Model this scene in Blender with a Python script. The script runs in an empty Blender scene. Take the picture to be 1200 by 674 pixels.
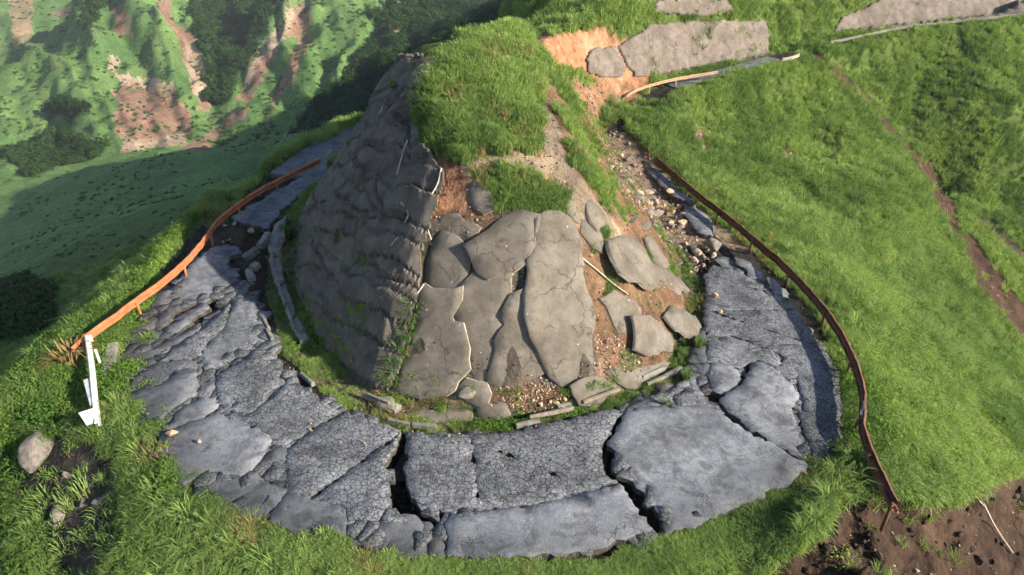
import bpy, bmesh, math, random
import numpy as np
from mathutils import Vector, Matrix, noise as mnoise
R = math.radians
random.seed(7); rng = np.random.default_rng(7)
scene = bpy.context.scene
# ------------------------------------------------------------------ camera
CAMH = 20.0; PITCH = R(32.0); FPX = 796.0; CX, CY = 600.0, 337.0
cam_d = bpy.data.cameras.new('camera'); cam = bpy.data.objects.new('camera', cam_d)
scene.collection.objects.link(cam)
cam.location = (0, 0, CAMH); cam.rotation_euler = (R(90) - PITCH, 0, 0)
cam_d.sensor_width = 36; cam_d.lens = 36 * FPX / 1200; cam_d.clip_start = 0.1; cam_d.clip_end = 5000
scene.camera = cam
# ------------------------------------------------------------------ world, sun, exposure
SUN_EL = R(26.5); SUN_AZ = math.atan2(0.86, -0.40)       # azimuth from +y towards +x
SV = Vector((math.sin(SUN_AZ) * math.cos(SUN_EL), math.cos(SUN_AZ) * math.cos(SUN_EL), math.sin(SUN_EL)))
w = bpy.data.worlds.new('World'); scene.world = w; w.use_nodes = True
nt = w.node_tree; bg = nt.nodes['Background']
sky = nt.nodes.new('ShaderNodeTexSky'); sky.sky_type = 'NISHITA'; sky.sun_disc = False
sky.sun_elevation = SUN_EL; sky.sun_rotation = SUN_AZ; sky.altitude = 800; sky.air_density = 1.0; sky.dust_density = 1.0
nt.links.new(sky.outputs[0], bg.inputs[0]); bg.inputs[1].default_value = 0.09
sd_ = bpy.data.lights.new('sun', 'SUN'); sd_.energy = 4.9; sd_.angle = R(0.6); sd_.color = (1.0, 0.90, 0.73)
sun = bpy.data.objects.new('sun', sd_); scene.collection.objects.link(sun)
sun.rotation_euler = (-SV).to_track_quat('-Z', 'Y').to_euler(); sun.location = (40, -30, 60)
vs = scene.view_settings; vs.view_transform = 'Standard'; vs.look = 'None'; vs.exposure = 1.12; vs.gamma = 1.0; vs.use_curve_mapping = False
scene.render.resolution_x = 1024; scene.render.resolution_y = 575
scene.cycles.max_bounces = 4; scene.cycles.diffuse_bounces = 2; scene.cycles.glossy_bounces = 1; scene.cycles.transmission_bounces = 2; scene.cycles.use_adaptive_sampling = True; scene.cycles.adaptive_threshold = .03; scene.cycles.adaptive_min_samples = 12
COL = scene.collection
# ------------------------------------------------------------------ pixel helpers
SP, CP = math.sin(PITCH), math.cos(PITCH)
def ray(px, py):
    u = (np.asarray(px, float) - CX) / FPX; v = (np.asarray(py, float) - CY) / FPX
    return u, CP - v * SP, -SP - v * CP
def atz(px, py, z):
    dx, dy, dz = ray(px, py); t = (z - CAMH) / dz
    return Vector((dx * t, dy * t, z))
def att(px, py, t):
    dx, dy, dz = ray(px, py)
    return (dx * t, dy * t, CAMH + dz * t)
def project(x, y, z):
    zz = z - CAMH
    d = y * CP - zz * SP                      # depth along the axis
    v = -(y * SP + zz * CP)                   # downwards
    d = np.where(d < 0.5, 0.5, d)
    return CX + FPX * x / d, CY + FPX * v / d, d
# ------------------------------------------------------------------ noise
def _h(ix, iy, s):
    n = (ix.astype(np.int64) * 374761393 + iy.astype(np.int64) * 668265263 + s * 974634777) & 0x7fffffff
    n = ((n ^ (n >> 13)) * 1274126177) & 0x7fffffff
    return ((n ^ (n >> 16)) & 0xffff) / 65535.0
def vnoise(x, y, s=0):
    x = np.asarray(x, float); y = np.asarray(y, float)
    ix = np.floor(x); iy = np.floor(y); fx = x - ix; fy = y - iy
    fx = fx * fx * fx * (fx * (fx * 6 - 15) + 10); fy = fy * fy * fy * (fy * (fy * 6 - 15) + 10)
    a = _h(ix, iy, s); b = _h(ix + 1, iy, s); c = _h(ix, iy + 1, s); d = _h(ix + 1, iy + 1, s)
    return (a + (b - a) * fx) * (1 - fy) + (c + (d - c) * fx) * fy
def fbm(x, y, s=0, o=4):
    r = 0; a = 0.5; t = 0
    for k in range(o):
        r = r + a * vnoise(x * 1.0, y * 1.0, s + k * 17); t += a; a *= 0.5
        x, y = x * 1.6 + y * 1.2 + 3.1, -x * 1.2 + y * 1.6 + 1.7
    return r / t
def sstep(a, b, x):
    t = np.clip((x - a) / (b - a), 0, 1); return t * t * (3 - 2 * t)
def inpoly(px, py, poly):
    ins = np.zeros(np.shape(px), bool); n = len(poly)
    for i in range(n):
        x0, y0 = poly[i]; x1, y1 = poly[(i + 1) % n]
        if y0 == y1: continue
        c = ((y0 > py) != (y1 > py)) & (px < (x1 - x0) * (py - y0) / (y1 - y0) + x0)
        ins ^= c
    return ins
def segdist(px, py, pts, closed=False):
    d = np.full(np.shape(px), 1e9); n = len(pts)
    for i in range(n if closed else n - 1):
        x0, y0 = pts[i][:2]; x1, y1 = pts[(i + 1) % n][:2]
        ex, ey = x1 - x0, y1 - y0; L = ex * ex + ey * ey + 1e-9
        t = np.clip(((px - x0) * ex + (py - y0) * ey) / L, 0, 1)
        d = np.minimum(d, np.hypot(px - x0 - t * ex, py - y0 - t * ey))
    return d
def sdpoly(px, py, poly):                       # positive inside
    d = segdist(px, py, poly, True)
    return np.where(inpoly(px, py, poly), d, -d)
# ------------------------------------------------------------------ terrain: control points
CPTS = []
def cz(*a):
    for px, py, z in a: CPTS.append(tuple(atz(px, py, z)))
def ct(*a):
    for px, py, t in a: CPTS.append(att(px, py, t))
def cw(*a): CPTS.extend(a)
# the road: centre line with heights
ROADL = [(-13.0, 62, -.8), (-15.6, 55, -.3), (-16.6, 48, 0), (-17.2, 42, 0), (-16.6, 34, 0), (-14.2, 27.5, 0), (-10, 21.5, 0), (-4, 18.3, 0),
         (2, 18.2, 0), (7.5, 20.5, 0), (11.2, 24.5, 0), (12.8, 30, 0), (12.2, 36, 0), (11.3, 42, .1), (10.1, 48, .5), (9.4, 54, 1.3), (11.0, 59, 2.0), (15, 63.2, 2.4),
         (21, 67.5, 2.7), (27, 71.5, 3.0), (33, 76.5, 3.3), (44, 83, 3.6), (60, 88, 4.0)]
for p in ROADL: cw(p)
# front edge and slope below it
cz((380, 650, -.2), (520, 660, -.1), (640, 658, -.1), (760, 645, -.1), (860, 625, -.2), (250, 610, -.3), (190, 560, -.5))
cw((-4, 12.6, -1.2), (3, 12.6, -1.2), (9, 14, -1.4), (-8, 14.0, -1.6), (0, 8, -5.5), (8, 9, -5), (-9, 9, -5.5), (0, 3, -10), (20, 6, -12), (-20, 6, -12))
# right
cz((1020, 560, -.3), (1000, 590, -.5), (1015, 480, -.2), (1005, 420, -.2), (960, 345, -.1), (880, 270, -.2), (820, 220, 0), (770, 175, .3), (735, 140, 1.0))
ct((1050, 450, 34), (1120, 540, 29.5), (1200, 500, 37), (1200, 560, 31.5), (1200, 674, 28.5), (1060, 640, 24.6), (960, 660, 22.2), (1120, 480, 33.5), (1160, 520, 33.2),
   (1100, 400, 43), (1000, 300, 50), (1050, 350, 46.5), (900, 200, 59), (950, 250, 55), (850, 120, 64), (900, 120, 66.5), (960, 180, 64.5), (820, 160, 58.5), (860, 230, 51),
   (940, 64, 71), (965, 78, 71), (1000, 103, 71), (1050, 160, 73), (1080, 195, 73.5), (1110, 245, 74.5), (1150, 305, 75.5), (1200, 385, 76), (1050, 270, 56), (1085, 300, 57), (1000, 190, 62.5), (1030, 215, 61), (1110, 350, 53),
   (1010, 42, 77.5), (1060, 38, 79), (1120, 33, 80), (1200, 26, 82), (1100, 110, 75), (1150, 180, 73), (1200, 150, 73), (1200, 260, 68), (1160, 250, 73), (1100, 60, 79),
   (1200, 450, 52), (1150, 400, 52))
cw((75, 55, -33), (90, 75, -22), (95, 100, 2), (75, 30, -38), (45, 15, -22), (60, 95, 9), (46, 90, 9), (80, 102, 10), (60, 110, 16), (90, 130, 22), (120, 60, -40), (130, 120, 10))
# left, near slope
cz((150, 560, -.9), (100, 500, -.7), (120, 440, -.3), (95, 400, -.6), (60, 560, -2.0), (20, 520, -2.5), (20, 600, -3.2), (100, 620, -2.2), (60, 674, -3.6), (150, 674, -2.0), (0, 674, -4.5),
   (180, 345, -.5), (220, 300, -.5), (240, 262, -.6), (290, 225, -.7), (350, 195, -1))
RAILW = [atz(x_, y_, .3) for x_, y_ in ((60, 440), (108, 390), (150, 361), (200, 324), (240, 281), (275, 243), (300, 226), (340, 205), (378, 187))]
for k_ in range(len(RAILW)):
    t_ = RAILW[min(k_ + 1, len(RAILW) - 1)] - RAILW[max(k_ - 1, 0)]; n2 = Vector((-t_.y, t_.x, 0)).normalized()
    for dist, zz in ((2.4, -.6), (9, -5.2), (22, -15.5), (42, -30)): q_ = RAILW[k_] + n2 * dist; cw((q_.x, q_.y, zz))
ct((0, 480, 35), (0, 350, 120), (60, 310, 130), (0, 300, 180), (80, 275, 165), (160, 250, 150), (250, 216, 150), (330, 198, 140), (90, 240, 215), (0, 240, 260),
   (20, 205, 290), (100, 200, 262), (190, 182, 250), (250, 183, 235), (330, 192, 215), (390, 200, 190), (440, 215, 150))
cw((-22, 72, -9), (-16, 85, -14), (-5, 95, -12), (-40, 12, -16), (-55, 8, -30), (-140, 60, -70))
# far left mountains
ct((190, 172, 345), (250, 178, 330), (320, 190, 330), (140, 165, 352), (60, 180, 345), (0, 185, 350), (60, 150, 372), (0, 140, 395), (40, 100, 415), (80, 60, 440), (105, 28, 458), (133, 0, 475),
   (170, 130, 382), (200, 150, 372), (180, 90, 408), (215, 100, 410), (170, 50, 432), (215, 50, 436), (190, 0, 470), (240, 95, 428), (250, 130, 415), (235, 160, 378), (228, 40, 446),
   (15, 110, 455), (30, 60, 560), (0, 95, 520), (70, 30, 590), (0, 0, 640), (80, 0, 640), (110, 10, 600),
   (262, 60, 520), (290, 0, 590), (255, 100, 470), (230, 0, 560), (300, 30, 520),
   (268, 130, 402), (290, 85, 420), (318, 40, 445), (345, 0, 470), (275, 155, 375), (300, 150, 372), (330, 100, 405), (350, 60, 430), (390, 20, 462), (430, 0, 480), (380, 90, 405),
   (340, 150, 362), (310, 180, 340), (370, 120, 378), (345, 180, 335), (400, 150, 345), (420, 110, 385), (440, 60, 430), (470, 40, 455), (480, 75, 420), (460, 15, 500),
   (500, 30, 520), (540, 10, 600), (580, 30, 560), (600, 5, 640), (520, 60, 470), (650, 0, 560))
for a in range(-70, 71, 10):
    cw((1250 * math.sin(R(a)), 1250 * math.cos(R(a)), 60 if a < 25 else 90)); cw((850 * math.sin(R(a)), 850 * math.cos(R(a)), -20 if a < 25 else 60))
cw((150, 300, 40), (250, 400, 60), (60, 200, 20), (0, 160, -20), (-20, 130, -25), (20, 140, 10), (120, 220, 40), (-400, 150, -90), (-300, 60, -110), (-500, 400, -70), (300, 200, 20))
CPN = np.array(CPTS, float)
P2 = CPN[:, :2] / 50.0
def ker(d): return -np.sqrt(d * d + 0.0016)
dm = np.sqrt(((P2[:, None] - P2[None]) ** 2).sum(-1))
n_ = len(P2); A = np.zeros((n_ + 3, n_ + 3)); A[:n_, :n_] = ker(dm) + np.eye(n_) * 0.004
A[:n_, n_] = 1; A[:n_, n_ + 1:] = P2; A[n_, :n_] = 1; A[n_ + 1:, :n_] = P2.T
sol = np.linalg.solve(A, np.concatenate([CPN[:, 2], [0, 0, 0]]))
def rbf(x, y):
    shp = x.shape; x = x.ravel() / 50.0; y = y.ravel() / 50.0; out = np.empty_like(x)
    for s in range(0, len(x), 20000):
        e = slice(s, s + 20000)
        d = np.sqrt((x[e, None] - P2[None, :, 0]) ** 2 + (y[e, None] - P2[None, :, 1]) ** 2)
        out[e] = ker(d) @ sol[:n_] + sol[n_] + sol[n_ + 1] * x[e] + sol[n_ + 2] * y[e]
    return out.reshape(shp)
def line_z(x, y, pts):
    bd = np.full(np.shape(x), 1e9); bz = np.zeros(np.shape(x))
    for (x0, y0, z0), (x1, y1, z1) in zip(pts[:-1], pts[1:]):
        ex, ey = x1 - x0, y1 - y0; L = ex * ex + ey * ey
        t = np.clip(((x - x0) * ex + (y - y0) * ey) / L, 0, 1)
        d = np.hypot(x - x0 - t * ex, y - y0 - t * ey); m = d < bd
        bd = np.where(m, d, bd); bz = np.where(m, z0 + (z1 - z0) * t, bz)
    return bd, bz
# the mound between the two arms of the hairpin, and the hill it runs back into
BASE = [(-6.4, 23.3), (-3, 22.2), (0, 21.7), (3.7, 22.3), (7.4, 25), (9.3, 29.2), (10.2, 35.5), (9.6, 42), (8.3, 48), (7.0, 53.5), (8.2, 58.5), (11.5, 62.3), (17, 66.8), (24, 71.5), (30, 76.5), (42, 84), (60, 90),
        (120, 110), (120, 200), (0, 160), (-2, 110), (-2, 85), (-3.5, 70), (-6.5, 59), (-11, 52.5), (-13.3, 47), (-14.0, 39.5), (-12.3, 32.5), (-9.7, 27)]
TOPP = np.array([(-1, 25.6, 6.4), (2, 25.6, 6.2), (-3.5, 26, 5.9), (-3, 28.2, 8.6), (0, 28.3, 8.8), (2, 28.5, 8.4), (-3.4, 31, 9.5), (-1, 31, 9.7), (1.5, 31, 9.2), (-3.5, 35, 10.7), (-1, 35, 10.9), (1.5, 35, 10.0),
                 (-3.4, 39, 11.7), (-1, 40, 11.9), (1.5, 39.5, 11.2), (-4, 43, 10.6), (0, 44, 11.3), (-2, 48, 9.0), (1.2, 48, 9.8), (3, 52, 8.8), (0, 55, 7.0), (3, 58, 8.0), (6, 62, 8.0), (4, 68, 8.2), (1.5, 70, 6.6), (8, 66, 9.4), (12, 70, 9.6), (6, 76, 11), (16, 73, 11.5),
                 (22, 77, 11), (12, 80, 14), (30, 83, 11), (40, 90, 12), (60, 98, 14), (20, 95, 18), (2, 85, 9), (5, 100, 16), (60, 130, 30), (0, 130, 20), (100, 130, 30), (20, 150, 30), (-14, 45, 9), (-10, 30, 9), (12, 35, 9), (14, 50, 7), (-8, 60, 4), (-6, 75, 3)])
TP = TOPP[:, :2] / 20
dmt = np.sqrt(((TP[:, None] - TP[None]) ** 2).sum(-1)); nT = len(TP)
At = np.zeros((nT + 3, nT + 3)); At[:nT, :nT] = ker(dmt); At[:nT, nT] = 1; At[:nT, nT + 1:] = TP; At[nT, :nT] = 1; At[nT + 1:, :nT] = TP.T
solT = np.linalg.solve(At, np.concatenate([TOPP[:, 2], [0, 0, 0]]))
def topz(x, y):
    d = np.sqrt((x[..., None] / 20 - TP[:, 0]) ** 2 + (y[..., None] / 20 - TP[:, 1]) ** 2)
    return ker(d) @ solT[:nT] + solT[nT] + solT[nT + 1] * x / 20 + solT[nT + 2] * y / 20
def smin(a, b, k):
    h = np.clip(0.5 + 0.5 * (b - a) / k, 0, 1); return b + (a - b) * h - k * h * (1 - h)
def leftness(x, y): return sstep(0.8, -0.8, (x + 6.4) + 0.30 * (y - 23.3))     # 1 on the left face
# open fissures in the road, in photo pixels on the road's plane
FISS = [[(466, 504), (480, 504), (478, 530), (480, 565), (494, 590), (508, 598), (518, 620), (528, 652), (504, 652), (490, 615), (464, 606), (450, 594), (454, 560), (450, 540)],
        [(716, 480), (738, 482), (720, 518), (716, 535), (726, 552), (746, 568), (768, 594), (786, 624), (758, 622), (738, 600), (716, 568), (701, 556), (693, 535), (696, 518)],
        [(882, 424), (900, 424), (884, 456), (860, 470), (858, 478), (880, 492), (908, 511), (944, 536), (926, 544), (890, 524), (860, 506), (834, 480), (838, 458), (860, 444)],
        [(225, 300), (290, 255), (320, 268), (300, 300), (270, 288)], [(180, 375), (250, 348), (252, 362), (205, 392)], [(262, 300), (285, 296), (285, 318), (268, 316)], [(185, 489), (203, 478), (208, 482), (194, 500)]]
FISW = [[tuple(atz(a, b_, 0))[:2] for a, b_ in f_] for f_ in FISS]
SOILW = [tuple(atz(a, b_, c))[:2] for a, b_, c in ((985, 592, -.5), (1030, 577, -.7), (1075, 590, -1.2), (1110, 592, -1.8), (1160, 567, -3), (1220, 547, -4.2), (1300, 720, -6), (860, 720, -1.2), (900, 668, -.6), (950, 642, -.5))]
def height(x, y):
    zb = rbf(x, y); r = np.hypot(x, y)
    amp = np.clip((r - 25) / 60, 0, 1)
    zb = zb + amp * (fbm(x / 9, y / 9, 3) - .5) * np.where(x > 15, 2.6, 1.8) + np.clip((r - 120) / 250, 0, 1) * ((fbm(x / 60, y / 60, 11, 5) - .5) * 9 + 6 * (.55 - np.abs(2 * fbm(x / 34, y / 34, 23, 4) - 1)))
    azn = np.arctan2(x, y) / R(3.4); zb = zb + sstep(330, 400, r) * 20 * (.7 - np.abs(2 * fbm(azn + 1.0 * fbm(x / 70, y / 70, 25, 3), r / 120, 27, 3) - 1)) * sstep(900, 600, r) + sstep(330, 400, r) * (-4.5 * (np.abs(2 * fbm(x / 17, y / 30, 29, 5) - 1) - .3) - 2.0 * (np.abs(2 * fbm(x / 7, y / 10, 33, 3) - 1) - .3))
    zb = zb + 0.25 * (fbm(x / 1.7, y / 1.7, 5) - .5)
    bk = (x > 3) & (x < 40) & (y < 30); q = np.zeros(x.shape)
    if bk.any(): q[bk] = sdpoly(x[bk], y[bk], SOILW) + (fbm(x[bk] / .8, y[bk] / .8, 47, 3) - .5) * .9
    zb = zb - .75 * sstep(0, .45, q) - sstep(0, .6, q) * .9 * (fbm(x / .9, y / .9, 53, 4) - .4)
    rd, rz = line_z(x, y, ROADL)
    m = sstep(5.6, 4.2, rd) * np.where(y > 45, sstep(4.2, 2.6, rd), 1)
    bed = rz - np.where(y > 50, .08, .27) + np.where(y > 50, .06, 0.22) * (fbm(x / .7, y / .7, 9) - .5)
    # collapsed pit across the left arm
    pc = np.hypot((x + 16.2) / 2.6, (y - 38.2) / 2.3); bed = bed - 0.9 * sstep(1.1, .4, pc)
    pc2 = np.hypot((x + 15.8) / 3.2, (y - 30.7) / 1.1); bed = bed - 0.35 * sstep(1.1, .4, pc2)
    nr0 = (r < 50) & (rd < 6)
    if nr0.any():
        for k in (0, 1, 2, 6): bed[nr0] -= .75 * sstep(-.1, .25, sdpoly(x[nr0], y[nr0], FISW[k]))
    zb = zb * (1 - m) + bed * m
    sd = np.full(x.shape, -99.0); near = (r < 260) & (y > 18)
    sd[near] = sdpoly(x[near], y[near], BASE)
    wob = (fbm(x / 3.0, y / 3.0, 31) - .5) * 0.9
    sl = np.where(y < 29, 1.42, 1.15); sl = 1.42 + (1.33 - 1.42) * sstep(26, 31, y)
    back = sstep(55, 62, y); sl = sl + (1.5 - sl) * back
    hm = np.maximum(sd, 0) * sl + np.where(sd > 0, wob * sstep(0, 1.5, sd), 0)
    tz = np.full(x.shape, 0.0); tz[near] = topz(x[near], y[near])
    tz = tz + (fbm(x / 2.2, y / 2.2, 41) - .5) * .5
    basez = np.where(sd > 0, rz * sstep(120, 60, y) - 0.1, 0)
    zm = smin(basez + hm, tz, 0.7)
    # bare flank, cut lower beside the grassy ridge on the right
    z = np.where(sd > 0.02, np.maximum(zm, np.where(y > 95, zb, -99)), zb)
    f = sstep(0, .5, sd); z = np.where((sd > 0) & (sd < .5), zb * (1 - f) + z * f, z)
    return z
NR, NA = 640, 780
AZ = np.linspace(R(-66), R(66), NA); LR = np.linspace(math.log(4.0), math.log(1300.0), NR)
gr, ga = np.meshgrid(np.exp(LR), AZ, indexing='ij')
GX = gr * np.sin(ga); GY = gr * np.cos(ga)
GZ = height(GX, GY)
def zat(x, y):
    r = np.log(np.maximum(np.hypot(x, y), 4.01)); a = np.arctan2(x, y)
    fi = np.clip((r - LR[0]) / (LR[1] - LR[0]), 0, NR - 1.001); fj = np.clip((a - AZ[0]) / (AZ[1] - AZ[0]), 0, NA - 1.001)
    i = np.floor(fi).astype(int); j = np.floor(fj).astype(int); u = fi - i; v = fj - j
    return (GZ[i, j] * (1 - u) + GZ[i + 1, j] * u) * (1 - v) + (GZ[i, j + 1] * (1 - u) + GZ[i + 1, j + 1] * u) * v
def hit(px, py):
    """first point of the ground along the ray through a pixel"""
    px = np.atleast_1d(np.asarray(px, float)); py = np.atleast_1d(np.asarray(py, float))
    dx, dy, dz = ray(px, py); hr = np.hypot(dx, dy)
    rr = np.exp(LR)[None, :]; t = rr / hr[:, None]
    zr = CAMH + dz[:, None] * t
    zg = zat(dx[:, None] * t, dy[:, None] * t)
    below = zr <= zg; k = np.argmax(below, 1); k = np.clip(k, 1, NR - 1); ar = np.arange(len(px))
    a = (zr - zg)[ar, k - 1]; b = (zr - zg)[ar, k]; f = np.clip(a / (a - b + 1e-9), 0, 1)
    tt = t[ar, k - 1] + (t[ar, k] - t[ar, k - 1]) * f
    return np.stack([dx * tt, dy * tt, CAMH + dz * tt], 1)
def hit1(px, py): return Vector(hit(px, py)[0])
def normal_at(x, y, e=.4):
    x = np.asarray(x, float); y = np.asarray(y, float)
    gx = (zat(x + e, y) - zat(x - e, y)) / (2 * e); gy = (zat(x, y + e) - zat(x, y - e)) / (2 * e)
    n = np.stack([-gx, -gy, np.ones_like(gx)], -1); return n / np.linalg.norm(n, axis=-1, keepdims=True)
# ------------------------------------------------------------------ materials
def mat(name):
    m = bpy.data.materials.new(name); m.use_nodes = True
    return m, m.node_tree, m.node_tree.nodes['Principled BSDF']
def N(nt, t, **k):
    n = nt.nodes.new(t)
    for a, b in k.items(): setattr(n, a, b)
    return n
def L(nt, a, b): nt.links.new(a, b)
def math_(nt, op, a, b=None, c=None, clamp=False):
    n = N(nt, 'ShaderNodeMath', operation=op, use_clamp=clamp)
    for i, v in enumerate((a, b, c)):
        if v is None: continue
        if isinstance(v, (int, float)): n.inputs[i].default_value = v
        else: L(nt, v, n.inputs[i])
    return n.outputs[0]
def mixc(nt, f, a, b, mode='MIX'):
    n = N(nt, 'ShaderNodeMix', data_type='RGBA', blend_type=mode)
    for i, v in ((0, f), (6, a), (7, b)):
        if isinstance(v, (int, float)): n.inputs[i].default_value = v
        elif isinstance(v, tuple): n.inputs[i].default_value = (*v, 1)
        else: L(nt, v, n.inputs[i])
    return n.outputs[2]
def ramp(nt, f, stops):
    n = N(nt, 'ShaderNodeValToRGB'); e = n.color_ramp.elements
    while len(e) < len(stops): e.new(.5)
    for s, (p, c) in zip(e, stops): s.position = p; s.color = (*c, 1) if isinstance(c, tuple) else (c, c, c, 1)
    L(nt, f, n.inputs[0]); return n.outputs[0]
def noise_t(nt, vec, scale, detail=4, rough=.55, dist=0):
    n = N(nt, 'ShaderNodeTexNoise'); n.inputs['Scale'].default_value = scale; n.inputs['Detail'].default_value = detail
    n.inputs['Roughness'].default_value = rough; n.inputs['Distortion'].default_value = dist
    if vec is not None: L(nt, vec, n.inputs['Vector'])
    return n.outputs[0]
def objvec(nt, which='Object'): return N(nt, 'ShaderNodeTexCoord').outputs[which]
def bump(nt, h, s, d, prev=None):
    n = N(nt, 'ShaderNodeBump'); n.inputs['Strength'].default_value = s; n.inputs['Distance'].default_value = d
    L(nt, h, n.inputs['Height'])
    if prev is not None: L(nt, prev, n.inputs['Normal'])
    return n.outputs[0]
def geo_pos(nt): return N(nt, 'ShaderNodeNewGeometry').outputs['Position']
def simple(name, c0, c1, scale=3.0, rough=.85, bs=.4, bd=.05, detail=6):
    m, nt, b = mat(name); v = geo_pos(nt)
    f = noise_t(nt, v, scale, detail)
    L(nt, mixc(nt, ramp(nt, f, [(.3, 0.0), (.7, 1.0)]), c0, c1), b.inputs['Base Color'])
    b.inputs['Roughness'].default_value = rough
    L(nt, bump(nt, noise_t(nt, v, scale * 4, 4, .65), bs, bd), b.inputs['Normal'])
    return m
def attrn(nt, name, typ='GEOMETRY'):
    n = N(nt, 'ShaderNodeAttribute'); n.attribute_name = name; n.attribute_type = typ; return n
# terrain: the ground's own colour, painted per vertex from what grows or lies there, with fine grain on top
M_TER, nt, b = mat('ground'); v = geo_pos(nt)
c = attrn(nt, 'albedo').outputs['Color']
ba = attrn(nt, 'bare').outputs['Color']; bn = noise_t(nt, v, .16, 5, .75); bs_ = noise_t(nt, v, .55, 3, .7)
bf = math_(nt, 'ADD', attrn(nt, 'bare').outputs['Alpha'], math_(nt, 'MULTIPLY', math_(nt, 'SUBTRACT', math_(nt, 'ADD', math_(nt, 'MULTIPLY', bn, .6), math_(nt, 'MULTIPLY', bs_, .4)), .5), 2.6))
bf = ramp(nt, bf, [(.52, 0.0), (.62, 1.0)])
c = mixc(nt, bf, c, ba)
n1 = noise_t(nt, v, 1.6, 4, .7); n2 = noise_t(nt, v, 0.09, 5, .7); n3 = noise_t(nt, v, 12, 3, .7)
k = math_(nt, 'MULTIPLY', ramp(nt, n1, [(.25, .45), (.75, 1.5)]), ramp(nt, n2, [(.3, .7), (.7, 1.3)]))
k = math_(nt, 'MULTIPLY', k, ramp(nt, bs_, [(.3, .72), (.7, 1.28)]))
k = math_(nt, 'MULTIPLY', k, ramp(nt, n3, [(.3, .7), (.7, 1.3)]))
L(nt, mixc(nt, 1.0, c, k, 'MULTIPLY'), b.inputs['Base Color'])
b.inputs['Roughness'].default_value = .95; b.inputs['Specular IOR Level'].default_value = .15
bb = bump(nt, n3, .5, .06); bb = bump(nt, n1, .6, .35, bb)
L(nt, bb, b.inputs['Normal'])
# ------------------------------------------------------------------ terrain colours
VPX, VPY, VD = project(GX, GY, GZ)
WX = (fbm(GX / 1.1, GY / 1.1, 61, 4) - .5); WY = (fbm(GX / 1.1, GY / 1.1, 67, 4) - .5)
FX = (fbm(GX / 14, GY / 14, 71, 4) - .5); FY = (fbm(GX / 14, GY / 14, 77, 4) - .5)
ALB = np.empty(GX.shape + (3,)); GRASS = np.ones(GX.shape)          # GRASS: how much grass grows here
gmix = fbm(GX / 6, GY / 6, 81, 4)[..., None]
ALB[:] = np.array((.050, .080, .018)) * (1 - gmix) + np.array((.085, .120, .028)) * gmix
farm = sstep(90, 170, VD)[..., None]
gm2 = fbm(GX / 30, GY / 30, 83, 5)[..., None]
ALB[:] = ALB * (1 - farm) + farm * (np.array((.065, .135, .040)) * (1 - gm2) + np.array((.135, .215, .066)) * gm2)
def pmask(poly, t0=0, t1=1e9, j=6):
    far = VD > 130
    qx = VPX + np.where(far, FX, WX) * j * 2; qy = VPY + np.where(far, FY, WY) * j * 2
    return inpoly(qx, qy, poly) & (VD >= t0) & (VD <= t1)
def pline(pts, t0=0, t1=1e9, j=4):
    far = VD > 130
    qx = VPX + np.where(far, FX, WX) * j * 2; qy = VPY + np.where(far, FY, WY) * j * 2
    out = np.zeros(VPX.shape, bool)
    for (x0, y0, w0), (x1, y1, w1) in zip(pts[:-1], pts[1:]):
        ex, ey = x1 - x0, y1 - y0; t = np.clip(((qx - x0) * ex + (qy - y0) * ey) / (ex * ex + ey * ey), 0, 1)
        out |= np.hypot(qx - x0 - t * ex, qy - y0 - t * ey) < (w0 + (w1 - w0) * t) * .5
    return out & (VD >= t0) & (VD <= t1)
def paint(m, c0, c1=None, grass=0.0, s=1.3, a=1.0):
    f = fbm(GX / s, GY / s, 91, 4)[..., None]; c = np.array(c0) * (1 - f) + np.array(c1 or c0) * f
    ALB[m] = ALB[m] * (1 - a) + c[m] * a
    if grass is not None: GRASS[m] = grass
SOIL = ((.088, .050, .029), (.225, .138, .085)); RED = ((.26, .12, .065), (.42, .22, .13)); DARK = ((.035, .027, .02), (.085, .062, .045))
TAN = ((.22, .165, .115), (.38, .29, .20)); ROCK = ((.24, .17, .12), (.43, .33, .24)); SCAR = ((.16, .085, .06), (.30, .18, .13))
SD = np.full(GX.shape, -99.0); nr_ = np.hypot(GX, GY) < 260; SD[nr_] = sdpoly(GX[nr_], GY[nr_], BASE)
RD, RZ = line_z(GX, GY, ROADL)
LEFTF = (SD > 0) & (GY < 64) & (GX < -3.4 + .35 * WX * 2) & (leftness(GX, GY) > .5)
# near, t < 130
onm = (SD > -.2) & (GY < 66)
paint(onm & pmask([(500, 182), (530, 200), (505, 260), (490, 330), (450, 460), (470, 500), (560, 510), (650, 500), (720, 470), (800, 445), (840, 400), (840, 320), (850, 290), (830, 250), (770, 190), (735, 150), (760, 105), (700, 60), (650, 50), (638, 90), (642, 150), (620, 188), (560, 195)], 20, 80, 5), *SOIL)
paint(onm & pmask([(640, 120), (655, 150), (665, 185), (700, 235), (745, 290), (700, 290), (660, 240), (645, 195), (636, 160)], 20, 80, 4), (.15, .115, .085), (.27, .21, .155))
paint(onm & pmask([(540, 190), (600, 178), (650, 180), (648, 215), (600, 195), (550, 205)], 20, 80, 4), *TAN)
paint(onm & pmask([(500, 190), (540, 195), (560, 215), (545, 240), (520, 250), (500, 270), (505, 230)], 20, 80, 4), *RED)
paint(pmask([(622, 40), (660, 40), (700, 30), (742, 50), (766, 90), (760, 105), (725, 105), (700, 110), (660, 110), (640, 130), (634, 90)], 40, 110, 3), *RED)
paint(pmask([(645, 80), (720, 88), (752, 108), (745, 140), (770, 190), (730, 190), (690, 150), (655, 120)], 40, 110, 4), (.13, .065, .036), (.30, .17, .10))
paint(onm & (fbm(GX / .9, GY / .9, 241, 3) > .60) & (GX > 2.5) & (GY < 56), (.07, .07, .03), (.11, .12, .04), .8)
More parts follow.
